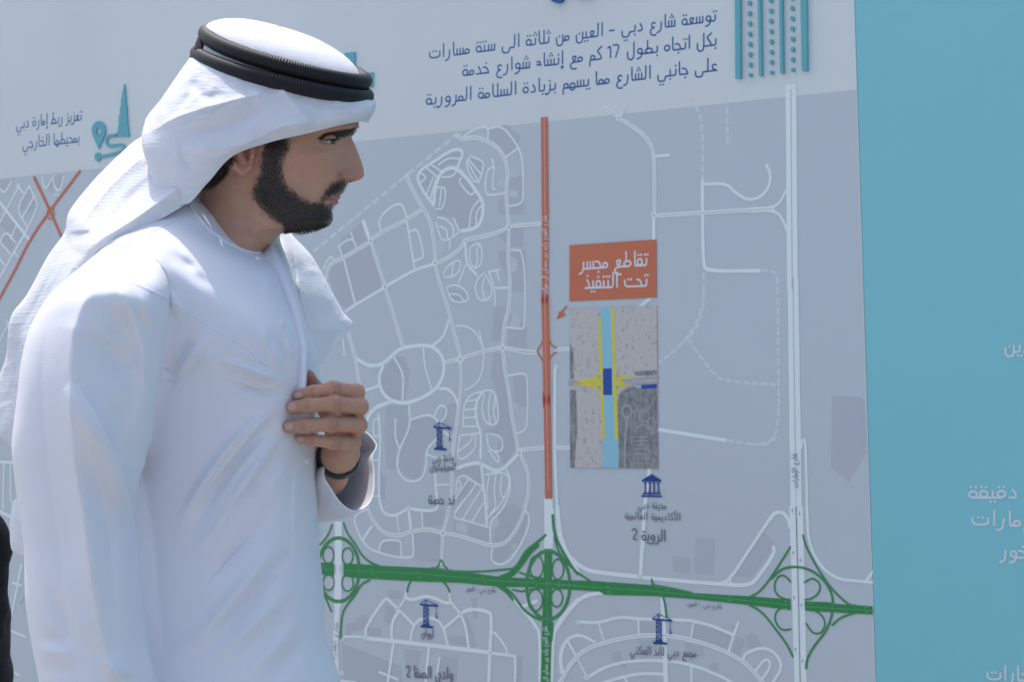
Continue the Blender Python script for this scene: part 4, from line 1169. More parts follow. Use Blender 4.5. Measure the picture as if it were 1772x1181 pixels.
parts = [(A_head, headF), (eA, eF), (eA2, eF[:, ::-1]), (hA, hF), (cA, cF)]
AV, AF, off = [], [], 0
for a, f in parts: AV.append(a); AF.append(f + off); off += len(a)
bodyA = np.concatenate(AV)
body = npmesh('body', toworld(bodyA), np.concatenate(AF), M_skin, man)
def setattr_(o, nm, vals):
    at_ = o.data.attributes.new(nm, 'FLOAT', 'POINT'); at_.data.foreach_set('value', np.asarray(vals, np.float32))
nb = len(bodyA); v = np.zeros(nb); v[:len(stub)] = stub; setattr_(body, 'stubble', v)
v = np.zeros(nb); v[:len(flush)] = flush
o0 = len(A_head); ne = len(eA); v[o0:o0 + 2 * ne] = .45
h0 = o0 + 2 * ne
for f in FING:                                                          # redder knuckles and finger tips
    for (x, y, d, rr), am, wd2 in ((f[0], .35, .010), (f[2], .28, .012), (f[3], .42, .013), (f[1], .18, .008)):
        v[h0:h0 + len(hV)] = np.maximum(v[h0:h0 + len(hV)], am * np.exp(-(np.linalg.norm(hV - J(x, y, d), axis=1) / wd2) ** 2))
tt_ = np.exp(-(np.linalg.norm(hV - J(420, 200, -.1), axis=1) / .03) ** 2) * .6; v[h0:h0 + len(hV)] = np.maximum(v[h0:h0 + len(hV)], tt_)
setattr_(body, 'flush', v)
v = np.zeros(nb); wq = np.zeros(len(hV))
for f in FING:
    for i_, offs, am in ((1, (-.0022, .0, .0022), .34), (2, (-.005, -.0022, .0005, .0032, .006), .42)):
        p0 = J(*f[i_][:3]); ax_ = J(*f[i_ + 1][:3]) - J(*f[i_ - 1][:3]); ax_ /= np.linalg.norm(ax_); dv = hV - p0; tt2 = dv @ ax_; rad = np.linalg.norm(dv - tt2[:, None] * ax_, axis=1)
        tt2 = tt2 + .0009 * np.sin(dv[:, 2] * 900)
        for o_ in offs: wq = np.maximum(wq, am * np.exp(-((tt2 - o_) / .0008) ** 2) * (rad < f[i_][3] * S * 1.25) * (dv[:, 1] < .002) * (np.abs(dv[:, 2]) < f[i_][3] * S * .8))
v[h0:h0 + len(hV)] = wq; v[:len(A_head)] = (np.exp(-((hx - 607) / 5.5) ** 2 - ((hy - 314) / 2.2) ** 2) * .9 + np.exp(-((hx - 585.5) / 2) ** 2 - ((hy - 303) / 7) ** 2) * .35 + np.exp(-((hx - 577) / 10) ** 2 - ((hy - 344.5) / 1.3) ** 2) * .8).ravel() * (np.abs(A_head[:, 2]) < .05); setattr_(body, 'crease', v)  # shade of nostril, nose-wing groove, lip line and knuckle folds painted into the colour
v = np.zeros(nb); v[:len(lip)] = lip; setattr_(body, 'lip', v)
BB = bvh(body)

# ---- nails: thin plates laid on the finger tips
for (x, y, rx, ry) in ((344, 306, 27, 19), (304, 373, 26, 25), (285, 495, 27, 25), (354, 571, 24, 21)):
    V = []; ok = True
    for i, rr in enumerate((0, .5, .85, 1.0)):
        for t in np.linspace(0, 2 * math.pi, 17)[:-1]:
            px, py = K2(x + rx * rr * math.copysign(abs(math.cos(t)) ** .8, math.cos(t)), y + ry * rr * math.copysign(abs(math.sin(t)) ** .8, math.sin(t))); p, n_ = hit(BB, px, py)
            if p is None: ok = False; continue
            V.append(p + n_ * (.0007 if rr < .9 else .0001))
    if ok: npmesh('nail', [tuple(v) for v in V], grid_faces(4, 16, True), M_nail, man)

# ---- eyes
def eyeball(sg):
    cpx, cpy, r = 563.5, 244.5, .0118; cen = ph(cpx, cpy, -.0355 * sg)
    lat = np.linspace(0, np.pi, 25); lon = np.linspace(0, 2 * np.pi, 33)[:-1]; ax = np.array([.93, -.36 * sg, -.06]); ax /= np.linalg.norm(ax)
    u = np.cross(ax, [0, 0, 1]); u /= np.linalg.norm(u); w = np.cross(ax, u)
    V = [cen + (ax * math.cos(a) * (1.06 if a < .5 else 1.0) + (u * math.cos(b) + w * math.sin(b)) * math.sin(a)) * r for a in lat for b in lon]
    F = grid_faces(25, 32, True); o = npmesh('eye', toworld(unph(np.array(V))), F, None, man); o.data.materials.append(M_eye); o.data.materials.append(M_iris)
    mi = np.array([1 if (f[0] // 32) < 5 else 0 for f in F], np.int32); o.data.polygons.foreach_set('material_index', mi)
    # lids: shells that leave an almond opening
    for nm, a0, a1 in (('upper_eyelid', 13, 100), ('lower_eyelid', -15, -100)):
        corner = np.array([.42, -.90 * sg, .0]); corner /= np.linalg.norm(corner)         # axis through the eye corners
        fw = np.array([.90, -.42 * sg, 0]); fw /= np.linalg.norm(fw); hx_ = np.cross(fw, [0, 0, 1]); hx_ /= np.linalg.norm(hx_)
        V = []; nA, nB = 14, 21
        for i in range(nA):
            for j in range(nB):
                bb = -1.45 + 2.9 * j / (nB - 1); open_ = math.cos(bb * .98) ** .7
                el = R(a0 * open_ + (a1 - a0 * open_) * i / (nA - 1)); rr = r * (1.10 if i else 1.06)
                d_ = (fw * math.cos(bb) + hx_ * math.sin(bb)) * math.cos(el) + np.array([0, 0, 1]) * math.sin(el)
                V.append(cen + d_ * rr)
        lo_ = npmesh(nm, toworld(unph(np.array(V))), grid_faces(nA, nB), M_skin, man)
        lo_.data.attributes.new('flush', 'FLOAT', 'POINT').data.foreach_set('value', np.full(len(V), .25, np.float32))
        md = lo_.modifiers.new('t', 'SOLIDIFY'); md.thickness = .0009
        if nm[0] == 'u':
            V = []; F = []                                              # lashes
            for j in range(60):
                bb = -1.25 + 2.5 * j / 59; open_ = math.cos(bb * .98) ** .7; el = R(a0 * open_)
                d_ = (fw * math.cos(bb) + hx_ * math.sin(bb)) * math.cos(el) + np.array([0, 0, 1]) * math.sin(el); p = cen + d_ * r * 1.11; b = len(V)
                tip = p + (fw * .8 + d_ * .5 + np.array([0, 0, -.25])) * .0055; V += [p + hx_ * .0003 + np.array([0, 0, .0004]), p - hx_ * .0003 - np.array([0, 0, .0004]), tip]; F.append((b, b + 1, b + 2))
            npmesh('eyelash', toworld(unph(np.array(V))), F, M_hair, man)
eyeball(1); eyeball(-1)

# ---- beard, moustache, brows and nape as separate short hairs
def strands(name, poly, n, ln, dirn, wid=.00028, rise=.35, seed=1, jit=.35):
    rs = np.random.RandomState(seed); V = []; F = []
    lo, hi = poly.min(0), poly.max(0); tri = 0
    cen = toworld([(480, 300, 0)])[0]
    while tri < n:
        x, y = lo + (hi - lo) * rs.rand(2)
        if not inpoly(np.array([[x, y]]), poly)[0]:
            if rs.rand() > .12 or not inpoly(np.array([[x, y]]) + rs.normal(size=(1, 2)) * 2.5, poly)[0]: continue
        if name == 'beard':
            e_ = seg_dist(np.array([[x, y]]), np.concatenate([poly, poly[:1]]))[0][0]
            if rs.rand() > .30 + e_ / 12 - (.22 if x < 535 and y < 375 else 0): continue
        tri += 1
        if name == 'beard' and e_ < 9: x, y = x + rs.normal() * 3.2, y + rs.normal() * 3.2
        o_ = toworld([(x, y, -1.0)])[0]
        p, nr, _, _ = BB.ray_cast(Vector(o_), ray(x, y).normalized())
        if p is None: continue
        dd = dirn(x, y); g_ = Vector((dd[0], 0, -dd[1])) + Vector(rs.normal(size=3) * jit)
        g_ = (g_ - nr * g_.dot(nr)).normalized(); l = ln * (.6 + .7 * rs.rand())
        for mir in (0, 1):
            pp, gg, n2 = Vector(p), Vector(g_), Vector(nr)
            if mir: pp.y = 2 * YP - pp.y; gg.y = -gg.y; n2.y = -n2.y
            sd = gg.cross(n2).normalized() * wid; b = len(V)
            mid = pp + (gg * .55 + n2 * rise * .7) * l; tip = pp + (gg + n2 * rise * .75) * l
            V += [pp - n2 * .0005 + sd, pp - n2 * .0005 - sd, mid - sd * .8, mid + sd * .8, tip]; F += [(b, b + 1, b + 2), (b, b + 2, b + 3), (b + 3, b + 2, b + 4)]
    o = npmesh(name, [tuple(v) for v in V], F, M_hair, man, smooth=False); o['kind'] = 'stuff'; return o
def bdir(x, y):
    if x > 565 and y < 345: return (.5, -.15 - .9 * 0 + -.6)[0:1] + (-.55,) if False else (-.55, .75) if x < 590 else (-.2, .9)
    if x < 500 and y < 330: return (.12, .95)
    return (.55, .75)
bdir_ = lambda x, y: (bdir(x, y)[0], bdir(x, y)[1])
strands('beard', BEARD, 9500, .0056, bdir_, .00021, .30, seed=2, jit=.38)
strands('eyebrow', BROW, 900, .0065, lambda x, y: (-.85, -.25 if x > 590 else .1), .0003, .25, 3, .18)
strands('nape_hair', NAPE, 1500, .008, lambda x, y: (-.1, .9), .00025, .3, 4)

def under_chin():
    """hairs on the underside of the jaw"""
    rs = np.random.RandomState(9); ok = np.where((A_head[:, 1] > 387) & (A_head[:, 1] < 404) & (A_head[:, 0] > 492) & (np.abs(A_head[:, 2]) < .052))[0]
    V = []; F = []; ids = rs.choice(ok, 4200); P = A_head[ids] + rs.normal(size=(4200, 3)) * np.array([1.2, .5, .0012]); W = toworld(P)
    for w in W:
        g_ = Vector((.30, 0, -.62)) + Vector(rs.normal(size=3) * .35); g_.normalize(); l = .0028 + .0022 * rs.rand(); sd = g_.cross(Vector((0, -1, .1))).normalized() * .00022; b = len(V); p = Vector(w) + Vector((0, 0, .0004))
        V += [p + sd, p - sd, p + g_ * l]; F.append((b, b + 1, b + 2))
    o = npmesh('beard', [tuple(v) for v in V], F, M_hair, man, smooth=False); o['kind'] = 'stuff'
under_chin()
# ================================================================ ROBE
def rings_mesh(R_, nu, nv):
    R_ = np.array(R_, float); U = crm(R_, np.linspace(0, 1, nu))                       # rows
    n = R_.shape[1]; W = np.concatenate([U[:, -1:], U, U[:, :2]], 1); t = np.linspace(0, n, nv + 1)[:-1]; i = t.astype(int); f = (t - i)[None, :, None]
    a, b, c, d = W[:, i], W[:, i + 1], W[:, i + 2], W[:, i + 3]
    A = .5 * (2 * b + (c - a) * f + (2 * a - 5 * b + 4 * c - d) * f ** 2 + (3 * b - a - 3 * c + d) * f ** 3)
    A = A.reshape(-1, 3); F = grid_faces(nu, nv, True); F = np.concatenate([F]); m = len(A)
    return A, F, nu, nv
def ell_row(y, xl, xr, dc, hd, n=2.3, k=12, tilt=0):
    t = np.linspace(0, 2 * np.pi, k + 1)[:-1]; c, s = np.cos(t), np.sin(t)
    x = (xl + xr) / 2 + (xr - xl) / 2 * np.sign(c) * np.abs(c) ** (2 / n); d = dc - hd * np.sign(s) * np.abs(s) ** (2 / n)
    return [(a, y + tilt * cc, b) for a, b, cc in zip(x, d, c)]
def closed_solid(rows, nu, nv):
    A, F, nu, nv = rings_mesh(rows, nu, nv); b = len(A)
    top, bot = A[:nv].mean(0), A[-nv:].mean(0); V = [tuple(p) for p in np.concatenate([A, [top, bot]])]
    F = [tuple(f) for f in F] + [(b, (i + 1) % nv, i) for i in range(nv)] + [(b + 1, (nu - 1) * nv + i, (nu - 1) * nv + (i + 1) % nv) for i in range(nv)]
    return V, F
row0 = [(462, 424, .015), (443, 437, -.035), (405, 426, -.066), (368, 402, -.080), (342, 374, -.080), (324, 346, -.055), (318, 325, 0), (338, 318, .05), (378, 325, .08), (420, 345, .09), (462, 372, .085), (487, 395, .06)]
row1 = [(492, 448, .01), (468, 470, -.075), (400, 452, -.125), (325, 420, -.140), (262, 400, -.135), (225, 385, -.09), (215, 372, 0), (245, 365, .08), (305, 368, .13), (370, 380, .15), (430, 395, .14), (478, 412, .09)]
row2 = [(508, 492, .01), (482, 515, -.105), (400, 500, -.165), (300, 468, -.20), (220, 445, -.185), (170, 430, -.11), (160, 420, 0), (190, 415, .12), (270, 415, .19), (360, 425, .21), (430, 440, .18), (490, 455, .12)]
trow = [row0, row1, row2] + [ell_row(*r) for r in [(560, 130, 530, 0, .200), (610, 112, 548, 0, .198), (680, 106, 556, 0, .186), (770, 106, 551, 0, .178), (850, 104, 549, 0, .175), (950, 100, 553, 0, .175), (1010, 99, 559, 0, .177),
        (1066, 98, 562, 0, .18), (1110, 96, 566, 0, .182), (1181, 90, 590, 0, .19), (1300, 80, 612, 0, .20), (1600, 60, 640, 0, .22), (2000, 40, 665, 0, .24), (2400, 25, 680, 0, .25)]]
srow = [ell_row(*r) for r in [(428, 180, 260, -.115, .045), (462, 140, 285, -.168, .092), (505, 90, 294, -.200, .122), (560, 55, 290, -.208, .116), (622, 37, 281, -.214, .112), (690, 29, 271, -.218, .108), (770, 20, 250, -.214, .10), (822, 24, 240, -.212, .094),
        (890, 33, 224, -.210, .09), (952, 41, 231, -.208, .086), (1046, 44, 240, -.206, .084), (1119, 55, 247, -.205, .082), (1181, 67, 266, -.205, .082), (1260, 78, 285, -.205, .082), (1345, 95, 300, -.205, .08)]]
lrow = [ell_row(*r) for r in [(440, 330, 430, .12, .05), (500, 330, 480, .20, .09), (600, 350, 520, .23, .095), (720, 370, 535, .235, .09), (840, 385, 545, .23, .09), (930, 410, 560, .20, .09)]]
RV, RF = [], []
for rows, nu, nv in ((trow, 150, 160), (srow, 90, 80), (lrow, 60, 60)):
    V, F = closed_solid(rows, nu, nv); b = len(RV); RV += V; RF += [tuple(i + b for i in f) for f in F]
tmp = mesh('robe_base', toworld(RV), RF)
md = tmp.modifiers.new('r', 'REMESH'); md.mode = 'VOXEL'; md.voxel_size = .0031; md.adaptivity = 0
md = tmp.modifiers.new('s', 'SMOOTH'); md.factor = .5; md.iterations = 10
dg = bpy.context.evaluated_depsgraph_get(); em = tmp.evaluated_get(dg).to_mesh()
nv_ = len(em.vertices); co = np.zeros(nv_ * 3, np.float32); em.vertices.foreach_get('co', co); co = co.reshape(-1, 3).astype(float)
nf = len(em.polygons); fv = np.zeros(len(em.loops), np.int32); em.loops.foreach_get('vertex_index', fv)
lt = np.zeros(nf, np.int32); em.polygons.foreach_get('loop_total', lt); nr = np.zeros(nv_ * 3, np.float32); em.vertices.foreach_get('normal', nr); nr = nr.reshape(-1, 3).astype(float)
RFq = fv.reshape(-1, 4) if (lt == 4).all() else None
robe_em = em if RFq is None else None
A = topix(co)
# ---- folds of the body of the robe (photo space, travel direction top to bottom)
KC = lambda ox, oy, k, t: [(ox + x * k, oy + y * k) for x, y in num(t)]
c3 = lambda t: KC(0, 300, .4233, t); c4 = lambda t: KC(0, 700, .4073, t); c6 = lambda t: KC(380, 360, .2711, t)
TORSO_F = [
    # drags from the gripped chest
    ('r', 7, 5, [(508, 672), (470, 655), (425, 640), (370, 620)]), ('v', 6, 4, [(505, 682), (460, 678), (420, 668), (380, 660)]),
    ('r', 9, 6, [(500, 690), (455, 720), (400, 775), (345, 850), (300, 930)]), ('v', 9, 6, [(500, 702), (465, 735), (415, 790), (365, 862), (320, 940)]),
    ('r', 10, 5, [(495, 740), (460, 790), (415, 850), (370, 910)]), ('v', 8, 4, [(492, 760), (465, 800), (430, 850), (385, 920), (340, 975)]),
    ('r', 8, 4, [(500, 650), (480, 620), (462, 590), (450, 560)]), ('v', 7, 3, [(505, 648), (490, 610), (478, 585)]),
    ('v', 5, 2.5, [(496, 668), (440, 655), (400, 628)]), ('r', 6, 3, [(512, 640), (503, 600), (495, 570)]),
    # long diagonals over the belly
    ('r', 14, 6, c4('1250,520 1120,680 980,850 840,1000 740,1090')), ('v', 12, 6, c4('1290,560 1150,720 1010,880 860,1030')), ('r', 13, 6, c4('1300,700 1160,860 1020,990 880,1110')),
    ('v', 13, 5, c4('1200,420 1080,540 950,690 850,800')), ('r', 12, 4, c4('1130,330 1010,440 900,560 800,650')), ('v', 12, 4, c4('1340,960 1230,1080 1120,1190')), ('r', 12, 5, c4('1330,860 1240,960 1100,1110 1040,1181')),
    ('s', 5, 2, c4('1260,210 1250,380 1250,540 1262,700')),
    ('r', 9, 3, c4('1262,220 1200,300 1120,400')), 
    # armpit and shoulder
    ('v', 13, 4, c3('800,640 730,740 690,830 655,900')), ('r', 10, 4, c3('880,640 790,740 720,850 670,900')), ('v', 8, 3.5, c3('860,730 780,790 710,850 660,890')), ('r', 8, 3, c3('900,700 830,770 750,830')),
    ('r', 13, 7, c3('560,480 610,560 650,650 672,705')), ('v', 9, 3, c3('540,490 590,590 630,680 642,760')), ('r', 9, 5, c3('700,470 720,540 745,600')), ('v', 10, 3, c3('700,300 800,420 900,470')),
    ('r', 13, 4, c3('560,260 640,330 680,430 700,520')), ('v', 10, 3, c3('660,300 740,360 830,400')),
    ('r', 11, 3, c6('60,60 200,200 300,420 330,640')), ('v', 9, 2, c6('120,60 260,260 350,480')), ('r', 9, 2.5, c6('290,300 320,420 370,560')), ('v', 9, 2, c6('320,760 330,900 290,1000')),
    # collar edge rolls
]
SLEEVE_F = [
    ('v', 30, 8, [(212, 505), (218, 560), (222, 620), (222, 700), (214, 760)]), ('T', 62, 19, [(186, 440), (180, 468), (163, 505), (147, 550), (139, 600), (136, 650), (137, 700), (140, 745), (144, 800), (152, 850), (161, 905), (168, 965), (175, 1026), (185, 1099), (195, 1152), (210, 1260)]),
    ('T', 38, 14, [(140, 660), (151, 704), (171, 745), (191, 790), (210, 838), (220, 887), (228, 932), (233, 985), (238, 1046), (244, 1107), (246, 1180)]),
    ('T', 34, 7, [(208, 480), (225, 520), (242, 570), (250, 620), (250, 680), (240, 740), (225, 800)]),
    ('r', 14, 4, c4('330,-60 370,10 420,110 470,220 515,340 540,460 560,570 570,700 585,850 600,1000')),
    ('v', 12, 8, c4('400,120 430,250 455,400 480,560 500,750 520,950')),
    ('r', 15, 7, c3('350,560 420,620 480,680 540,750')), ('v', 13, 7, c3('345,660 420,700 500,790 560,880')), ('r', 12, 5, c3('420,400 500,480 540,600 560,740')),
    ('r', 12, 6, c3('600,600 640,720 650,850 620,1000')),
    ('r', 18, 6, c4('230,620 300,850 390,980 450,1060')), ('v', 15, 5, c4('200,720 280,920 350,1060')), ('v', 10, 4, c4('170,980 240,1000 320,1020')), ('r', 9, 4, c4('150,1040 230,1050 330,1080')), ('v', 12, 4, c4('160,1100 260,1130 350,1160')),
    ('s', 8, 8, c4('465,1060 490,1110 530,1190')),
    ('r', 22, 8, c3('500,760 480,900 440,1050')), ('v', 18, 7, c3('590,760 560,920 500,1060')),
]
SLEEVE_F = [(k, w, h * (.5 if k in 'rv' and w != 30 else 1), p) for k, w, h, p in SLEEVE_F]
isS = (A[:, 2] < -.118 + 0) & (A[:, 0] < 285)
face = np.clip(-(nr[:, 1]) * 2.2, 0, 1)
ms = 1 / (1 + np.exp(-(-A[:, 2] - .150) / .006)); ms *= (A[:, 0] < 292)
ms = np.where(A[:, 1] < 470, np.clip((A[:, 1] - 420) / 60, 0, 1) * (A[:, 0] < 262), ms)
D = 2.1 * folds(A, TORSO_F) * np.where(A[:, 1] < 640, 1, np.clip(1 - ms, 0, 1)) + 2.0 * folds(A, SLEEVE_F) * ms
D += wrinkles(A, .0005, 24, 40, 3) * np.clip((430 - A[:, 0]) / 200 + 1, .3, 1)
D = D * face * (A[:, 1] < 1500)
D += lumps(A, 130, .0010, 5) * face
# fluted hem, below the picture
ang = np.arctan2(A[:, 2], (A[:, 0] - 350) * S); fl_ = np.clip((A[:, 1] - 1250) / 900, 0, 1); flare = np.sin(ang * 9 + A[:, 1] / 240) * .012 * fl_
co += nr * flare[:, None]
co[:, 1] -= D
# pulled cloth at the grip: chest comes forward to the finger tips
bpy.data.objects.remove(tmp)
if RFq is not None: robe = npmesh('robe', co, RFq, M_robe, man)
else: raise RuntimeError('remesh faces')
RB = bvh(robe)
# weighted polish
md = robe.modifiers.new('s', 'SMOOTH'); md.factor = .4; md.iterations = 1

def drape_strip(name, path, w, rise, m, parent, thick=.0012, n=60, B=None, wob=0):
    """narrow band laid on the robe along a photo-space path"""
    B = B or RB; P = crm(np.array(path, float), np.linspace(0, 1, n)); V = []
    T = np.gradient(P, axis=0); T /= np.linalg.norm(T, axis=1)[:, None]; N = np.stack([-T[:, 1], T[:, 0]], 1)
    rs = np.random.RandomState(3)
    for p, n_ in zip(P, N):
        for k, hh in ((-1, 0), (-.5, 1), (.5, 1), (1, 0)):
            q = p + n_ * w / 2 * k * (1 + wob * rs.rand()); h_, nn_ = hit(B, *q)
            if h_ is None: return None
            V.append(h_ + nn_ * (rise * hh + .0002))
    return npmesh(name, [tuple(v) for v in V], grid_faces(n, 4), m, parent)
def fold_strip(name, path, wl, h, m, parent, B=None, n=110, steep=1.6, fl=.12, fr=.12, side=1, wr=0):
    """crisp pressed fold: cloth rises gently over wl px and drops sharply at the path; side=1: the drop is on the right of travel (travel is downwards)"""
    B = B or RB; P = crm(np.array(path, float), np.linspace(0, 1, n)); T = np.gradient(P, axis=0); T /= np.linalg.norm(T, axis=1)[:, None]; N = np.stack([T[:, 1], -T[:, 0]], 1) * side * -1
    us = [1.0, .8, .62, .46, .33, .22, .13, .06, .02, 0, -.02]; V = []; Hh = []; rows = []
    for i, (p, nn_) in enumerate(zip(P, N)):
        t = i / (n - 1); tp = min(1, t / fl if fl else 1, (1 - t) / fr if fr else 1); tp = tp * tp * (3 - 2 * tp); row = []
        for j, u_ in enumerate(us):
            q = p + nn_ * (wl * u_ if u_ > 0 else (0 if u_ == 0 else -steep)); h_, k_ = hit(B, *q)
            if h_ is None: return None
            f = (1 - u_) ** 2.0 if u_ >= 0 else -.12
            row.append((h_, k_, (h * f * tp - .0004 * (u_ > .9 or u_ < 0 or tp < .02))))
        rows.append(row)
    for i in range(n):
        for j in range(len(us)):
            k_ = Vector((0, 0, 0))
            for a in range(max(0, i - 4), min(n, i + 5)): k_ += rows[a][j][1]
            V.append(rows[i][j][0] + k_.normalized() * rows[i][j][2])
    F = grid_faces(n, len(us)); o = npmesh(name, [tuple(v) for v in V], F, m, parent)
    return o
FS = [([(186, 462), (163, 505), (147, 550), (139, 600), (136, 650), (137, 700), (140, 745), (144, 800), (152, 850), (161, 905), (168, 965), (175, 1026), (185, 1099), (195, 1152), (206, 1200)], 58, .0085, 0.05, 0),
      ([(132, 655), (151, 704), (171, 745), (191, 790), (210, 838), (220, 887), (228, 932), (233, 985), (238, 1046), (244, 1107), (246, 1150)], 40, .0075, .15, .1)]
FS.append(([(272, 668), (262, 715), (250, 765), (245, 822), (226, 888), (229, 952), (239, 1046), (245, 1119), (262, 1200)], 34, .0075, .25, .05))
for k_, (pth, wl, h, fl, fr) in enumerate(FS): fold_strip('sleeve_fold', pth, wl, h, M_robe, man, fl=fl, fr=fr)
for pth, wl, h in (([(506, 655), (470, 640), (430, 622), (395, 600)], 14, .0028), ([(502, 676), (462, 672), (420, 662), (380, 650)], 14, .0032), ([(500, 700), (460, 722), (420, 762), (380, 815), (345, 870)], 26, .0045), ([(494, 742), (460, 785), (420, 845), (380, 900)], 24, .004),
                   ([(545, 910), (500, 960), (450, 1030), (400, 1090), (350, 1140)], 34, .005), ([(550, 1000), (510, 1050), (460, 1110), (410, 1160)], 32, .004), ([(480, 875), (430, 930), (380, 990), (340, 1030)], 30, .004)):
    fold_strip('drag_fold', pth, wl, h, M_robe, man, fl=.5, fr=.5, side=-1)
# collar band, rolled edge around the neck
def tube(name, pts, r, m, parent, n=80, k=8, prof=None, closed=False):
    P = crm(np.array(pts, float), np.linspace(0, 1, n)); W = toworld(P); T = np.gradient(W, axis=0); T /= np.linalg.norm(T, axis=1)[:, None]
    up = np.array([0, 1, 0.]); V = []
    for p, t in zip(W, T):
        a = np.cross(t, up); a /= np.linalg.norm(a); b = np.cross(t, a)
        for j in range(k): th = 2 * math.pi * j / k; V.append(p + (a * math.cos(th) + b * math.sin(th)) * r)
    return npmesh(name, V, grid_faces(n, k, True), m, parent)
col_pts = [(318, 324, 0), (322, 344, -.055), (341, 373, -.081), (368, 402, -.082), (405, 426, -.068), (443, 437.5, -.037), (463, 424, .012), (487, 395, .06), (462, 371, .086), (420, 344, .092), (378, 324, .082), (338, 317, .052), (318, 324, 0)]
tube('collar', col_pts, .0017, M_robe, robe if False else man, 140)
# embroidered seams over the shoulder
for pth in ([(215, 484), (255, 500), (296, 522), (340, 548), (397, 586)], [(382, 570), (410, 592), (438, 612), (462, 632), (478, 655)]):
    drape_strip('seam', pth, 3.6, .0004, M_seam, man, n=110, wob=.9)
drape_strip('seam', [(178, 468), (205, 440), (228, 420), (262, 402), (300, 384)], 1.4, .0005, M_seam, man, n=50)
# buttons
for x, y in ((445, 447), (487, 560), (530, 797)):
    h_, n_ = hit(RB, x, y)
    V, F = [], []
    a = n_.orthogonal().normalized(); b = n_.cross(a)
    prof_ = [(0, .0026), (.0022, .0024), (.0036, .0016), (.0040, .0006), (.0040, -.001)]
    for r_, z_ in prof_:
        for t in np.linspace(0, 2 * math.pi, 17)[:-1]: V.append(h_ + (a * math.cos(t) + b * math.sin(t)) * r_ + n_ * z_)
    npmesh('button', [tuple(v) for v in V], grid_faces(5, 16, True), mat('button_white', (.8, .8, .82), .3, spec=.5), man)
# placket: the front edge pulled aside by the hand
PL = [[(455, 436, -.032), (466, 424, -.012), (470, 420, .0)],
      [(462, 450, -.070), (480, 448, -.050), (489, 453, -.015)],
      [(478, 490, -.098), (497, 488, -.078), (508, 490, -.045)],
      [(492, 530, -.112), (511, 530, -.095), (522, 533, -.060)],
      [(500, 570, -.124), (520, 570, -.108), (530, 567, -.075)],
      [(503, 610, -.130), (525, 608, -.118), (535, 604, -.095)],
      [(503, 645, -.134), (524, 645, -.128), (531, 645, -.118)],
      [(500, 680, -.132), (522, 682, -.132), (529, 684, -.126)],
      [(500, 705, -.115), (522, 708, -.112), (531, 710, -.100)],
      [(500, 730, -.085), (520, 732, -.075), (528, 734, -.055)]]
PL = [[(a[0] - 8, a[1], a[2] + .035), b, c] for a, b, c in PL]
patch('placket', PL, 90, 24, M_robe, man, [('r', 3, 2, [(486, 450), (506, 490), (519, 533), (527, 567), (530, 604), (526, 645)])], .0012, lump=(40, .0006))

# ---- left cuff, open towards the wrist
rim = [(560, 812, -.050), (561, 828, -.055), (572, 846, -.050), (588, 870, -.040), (610, 885, -.02), (632, 879, .005), (645, 858, .03), (647, 822, .055), (644, 792, .07), (651, 771, .085), (630, 748, .095), (604, 752, .085), (580, 775, .04), (566, 797, -.02)]
rim = np.array(rim); cen_ = rim.mean(0)
rowsC = []
for t, (dx, dy, dd), sc in ((0, (0, 0, 0), 1), (.2, (-14, 7, .03), 1.0), (.5, (-44, 17, .085), .98), (1, (-95, 30, .17), .92)):
    rowsC.append((cen_ + (rim - cen_) * sc + np.array([dx, dy, dd])).tolist())
rowsC = [rim.tolist()] + rowsC[1:]
Ac, Fc, nu_, nv2 = rings_mesh(rowsC, 60, 140)
Ac[:, 2] -= folds(Ac, [('r', 6, 4, [(560, 812), (556, 850), (552, 900)]), ('v', 6, 3, [(600, 760), (606, 810), (598, 860)]), ('r', 8, 4, [(625, 770), (628, 820), (615, 870)])])
cuff = npmesh('cuff', toworld(Ac), Fc, M_robe, man); md = cuff.modifiers.new('t', 'SOLIDIFY'); md.thickness = .0014
tube('cuff_hem', np.concatenate([rim, rim[:1]]), .0011, M_robe, man, 160)

# ---- watch band
wc = unph(np.array([WR + (FA - WR) * .10]))[0]; axis = (FA - WR) / np.linalg.norm(FA - WR); u = np.cross(axis, [0, 1, 0]); u /= np.linalg.norm(u); w = np.cross(axis, u); Vb = []; c0_ = ph(*wc)
for i, (off_, rr) in enumerate(((-.0095, .0230), (-.0095, .0246), (-.005, .0254), (.005, .0260), (.0098, .0256), (.0098, .0238))):
    for t in np.linspace(0, 2 * math.pi, 49)[:-1]: Vb.append(c0_ + axis * (off_ + .0065 * math.cos(t)) + (u * math.cos(t) * 1.08 + w * math.sin(t)) * rr)
npmesh('watch_strap', toworld(unph(np.array(Vb))), grid_faces(6, 48, True), mat('dark_green_strap', (.012, .025, .024), .5, noise=(80, .25)), man)
# ================================================================ HEADCLOTH AND CORD
HC = [
 [(642, 162, 0), (650, 177, 0), (646, 195, 0), (636, 212, 0)],
 [(630, 166, -.045), (637, 184, -.050), (632, 199, -.053), (622, 210, -.046)],
 [(592, 166, -.078), (597, 190, -.086), (592, 206, -.089), (584, 217, -.083)],
 [(540, 156, -.094), (545, 186, -.102), (540, 212, -.105), (533, 230, -.096)],
 [(480, 140, -.100), (482, 185, -.111), (476, 218, -.114), (466, 246, -.103)],
 [(420, 122, -.094), (415, 180, -.114), (408, 232, -.118), (402, 270, -.104)],
 [(374, 108, -.076), (356, 180, -.108), (350, 245, -.116), (358, 318, -.099)],
 [(342, 100, -.045), (305, 180, -.088), (290, 262, -.105), (318, 354, -.096)],
 [(330, 100, -.018), (276, 185, -.045), (248, 245, -.075), (268, 318, -.088)],
 [(326, 104, 0), (286, 160, .01), (252, 207, .0), (264, 240, -.03)]]
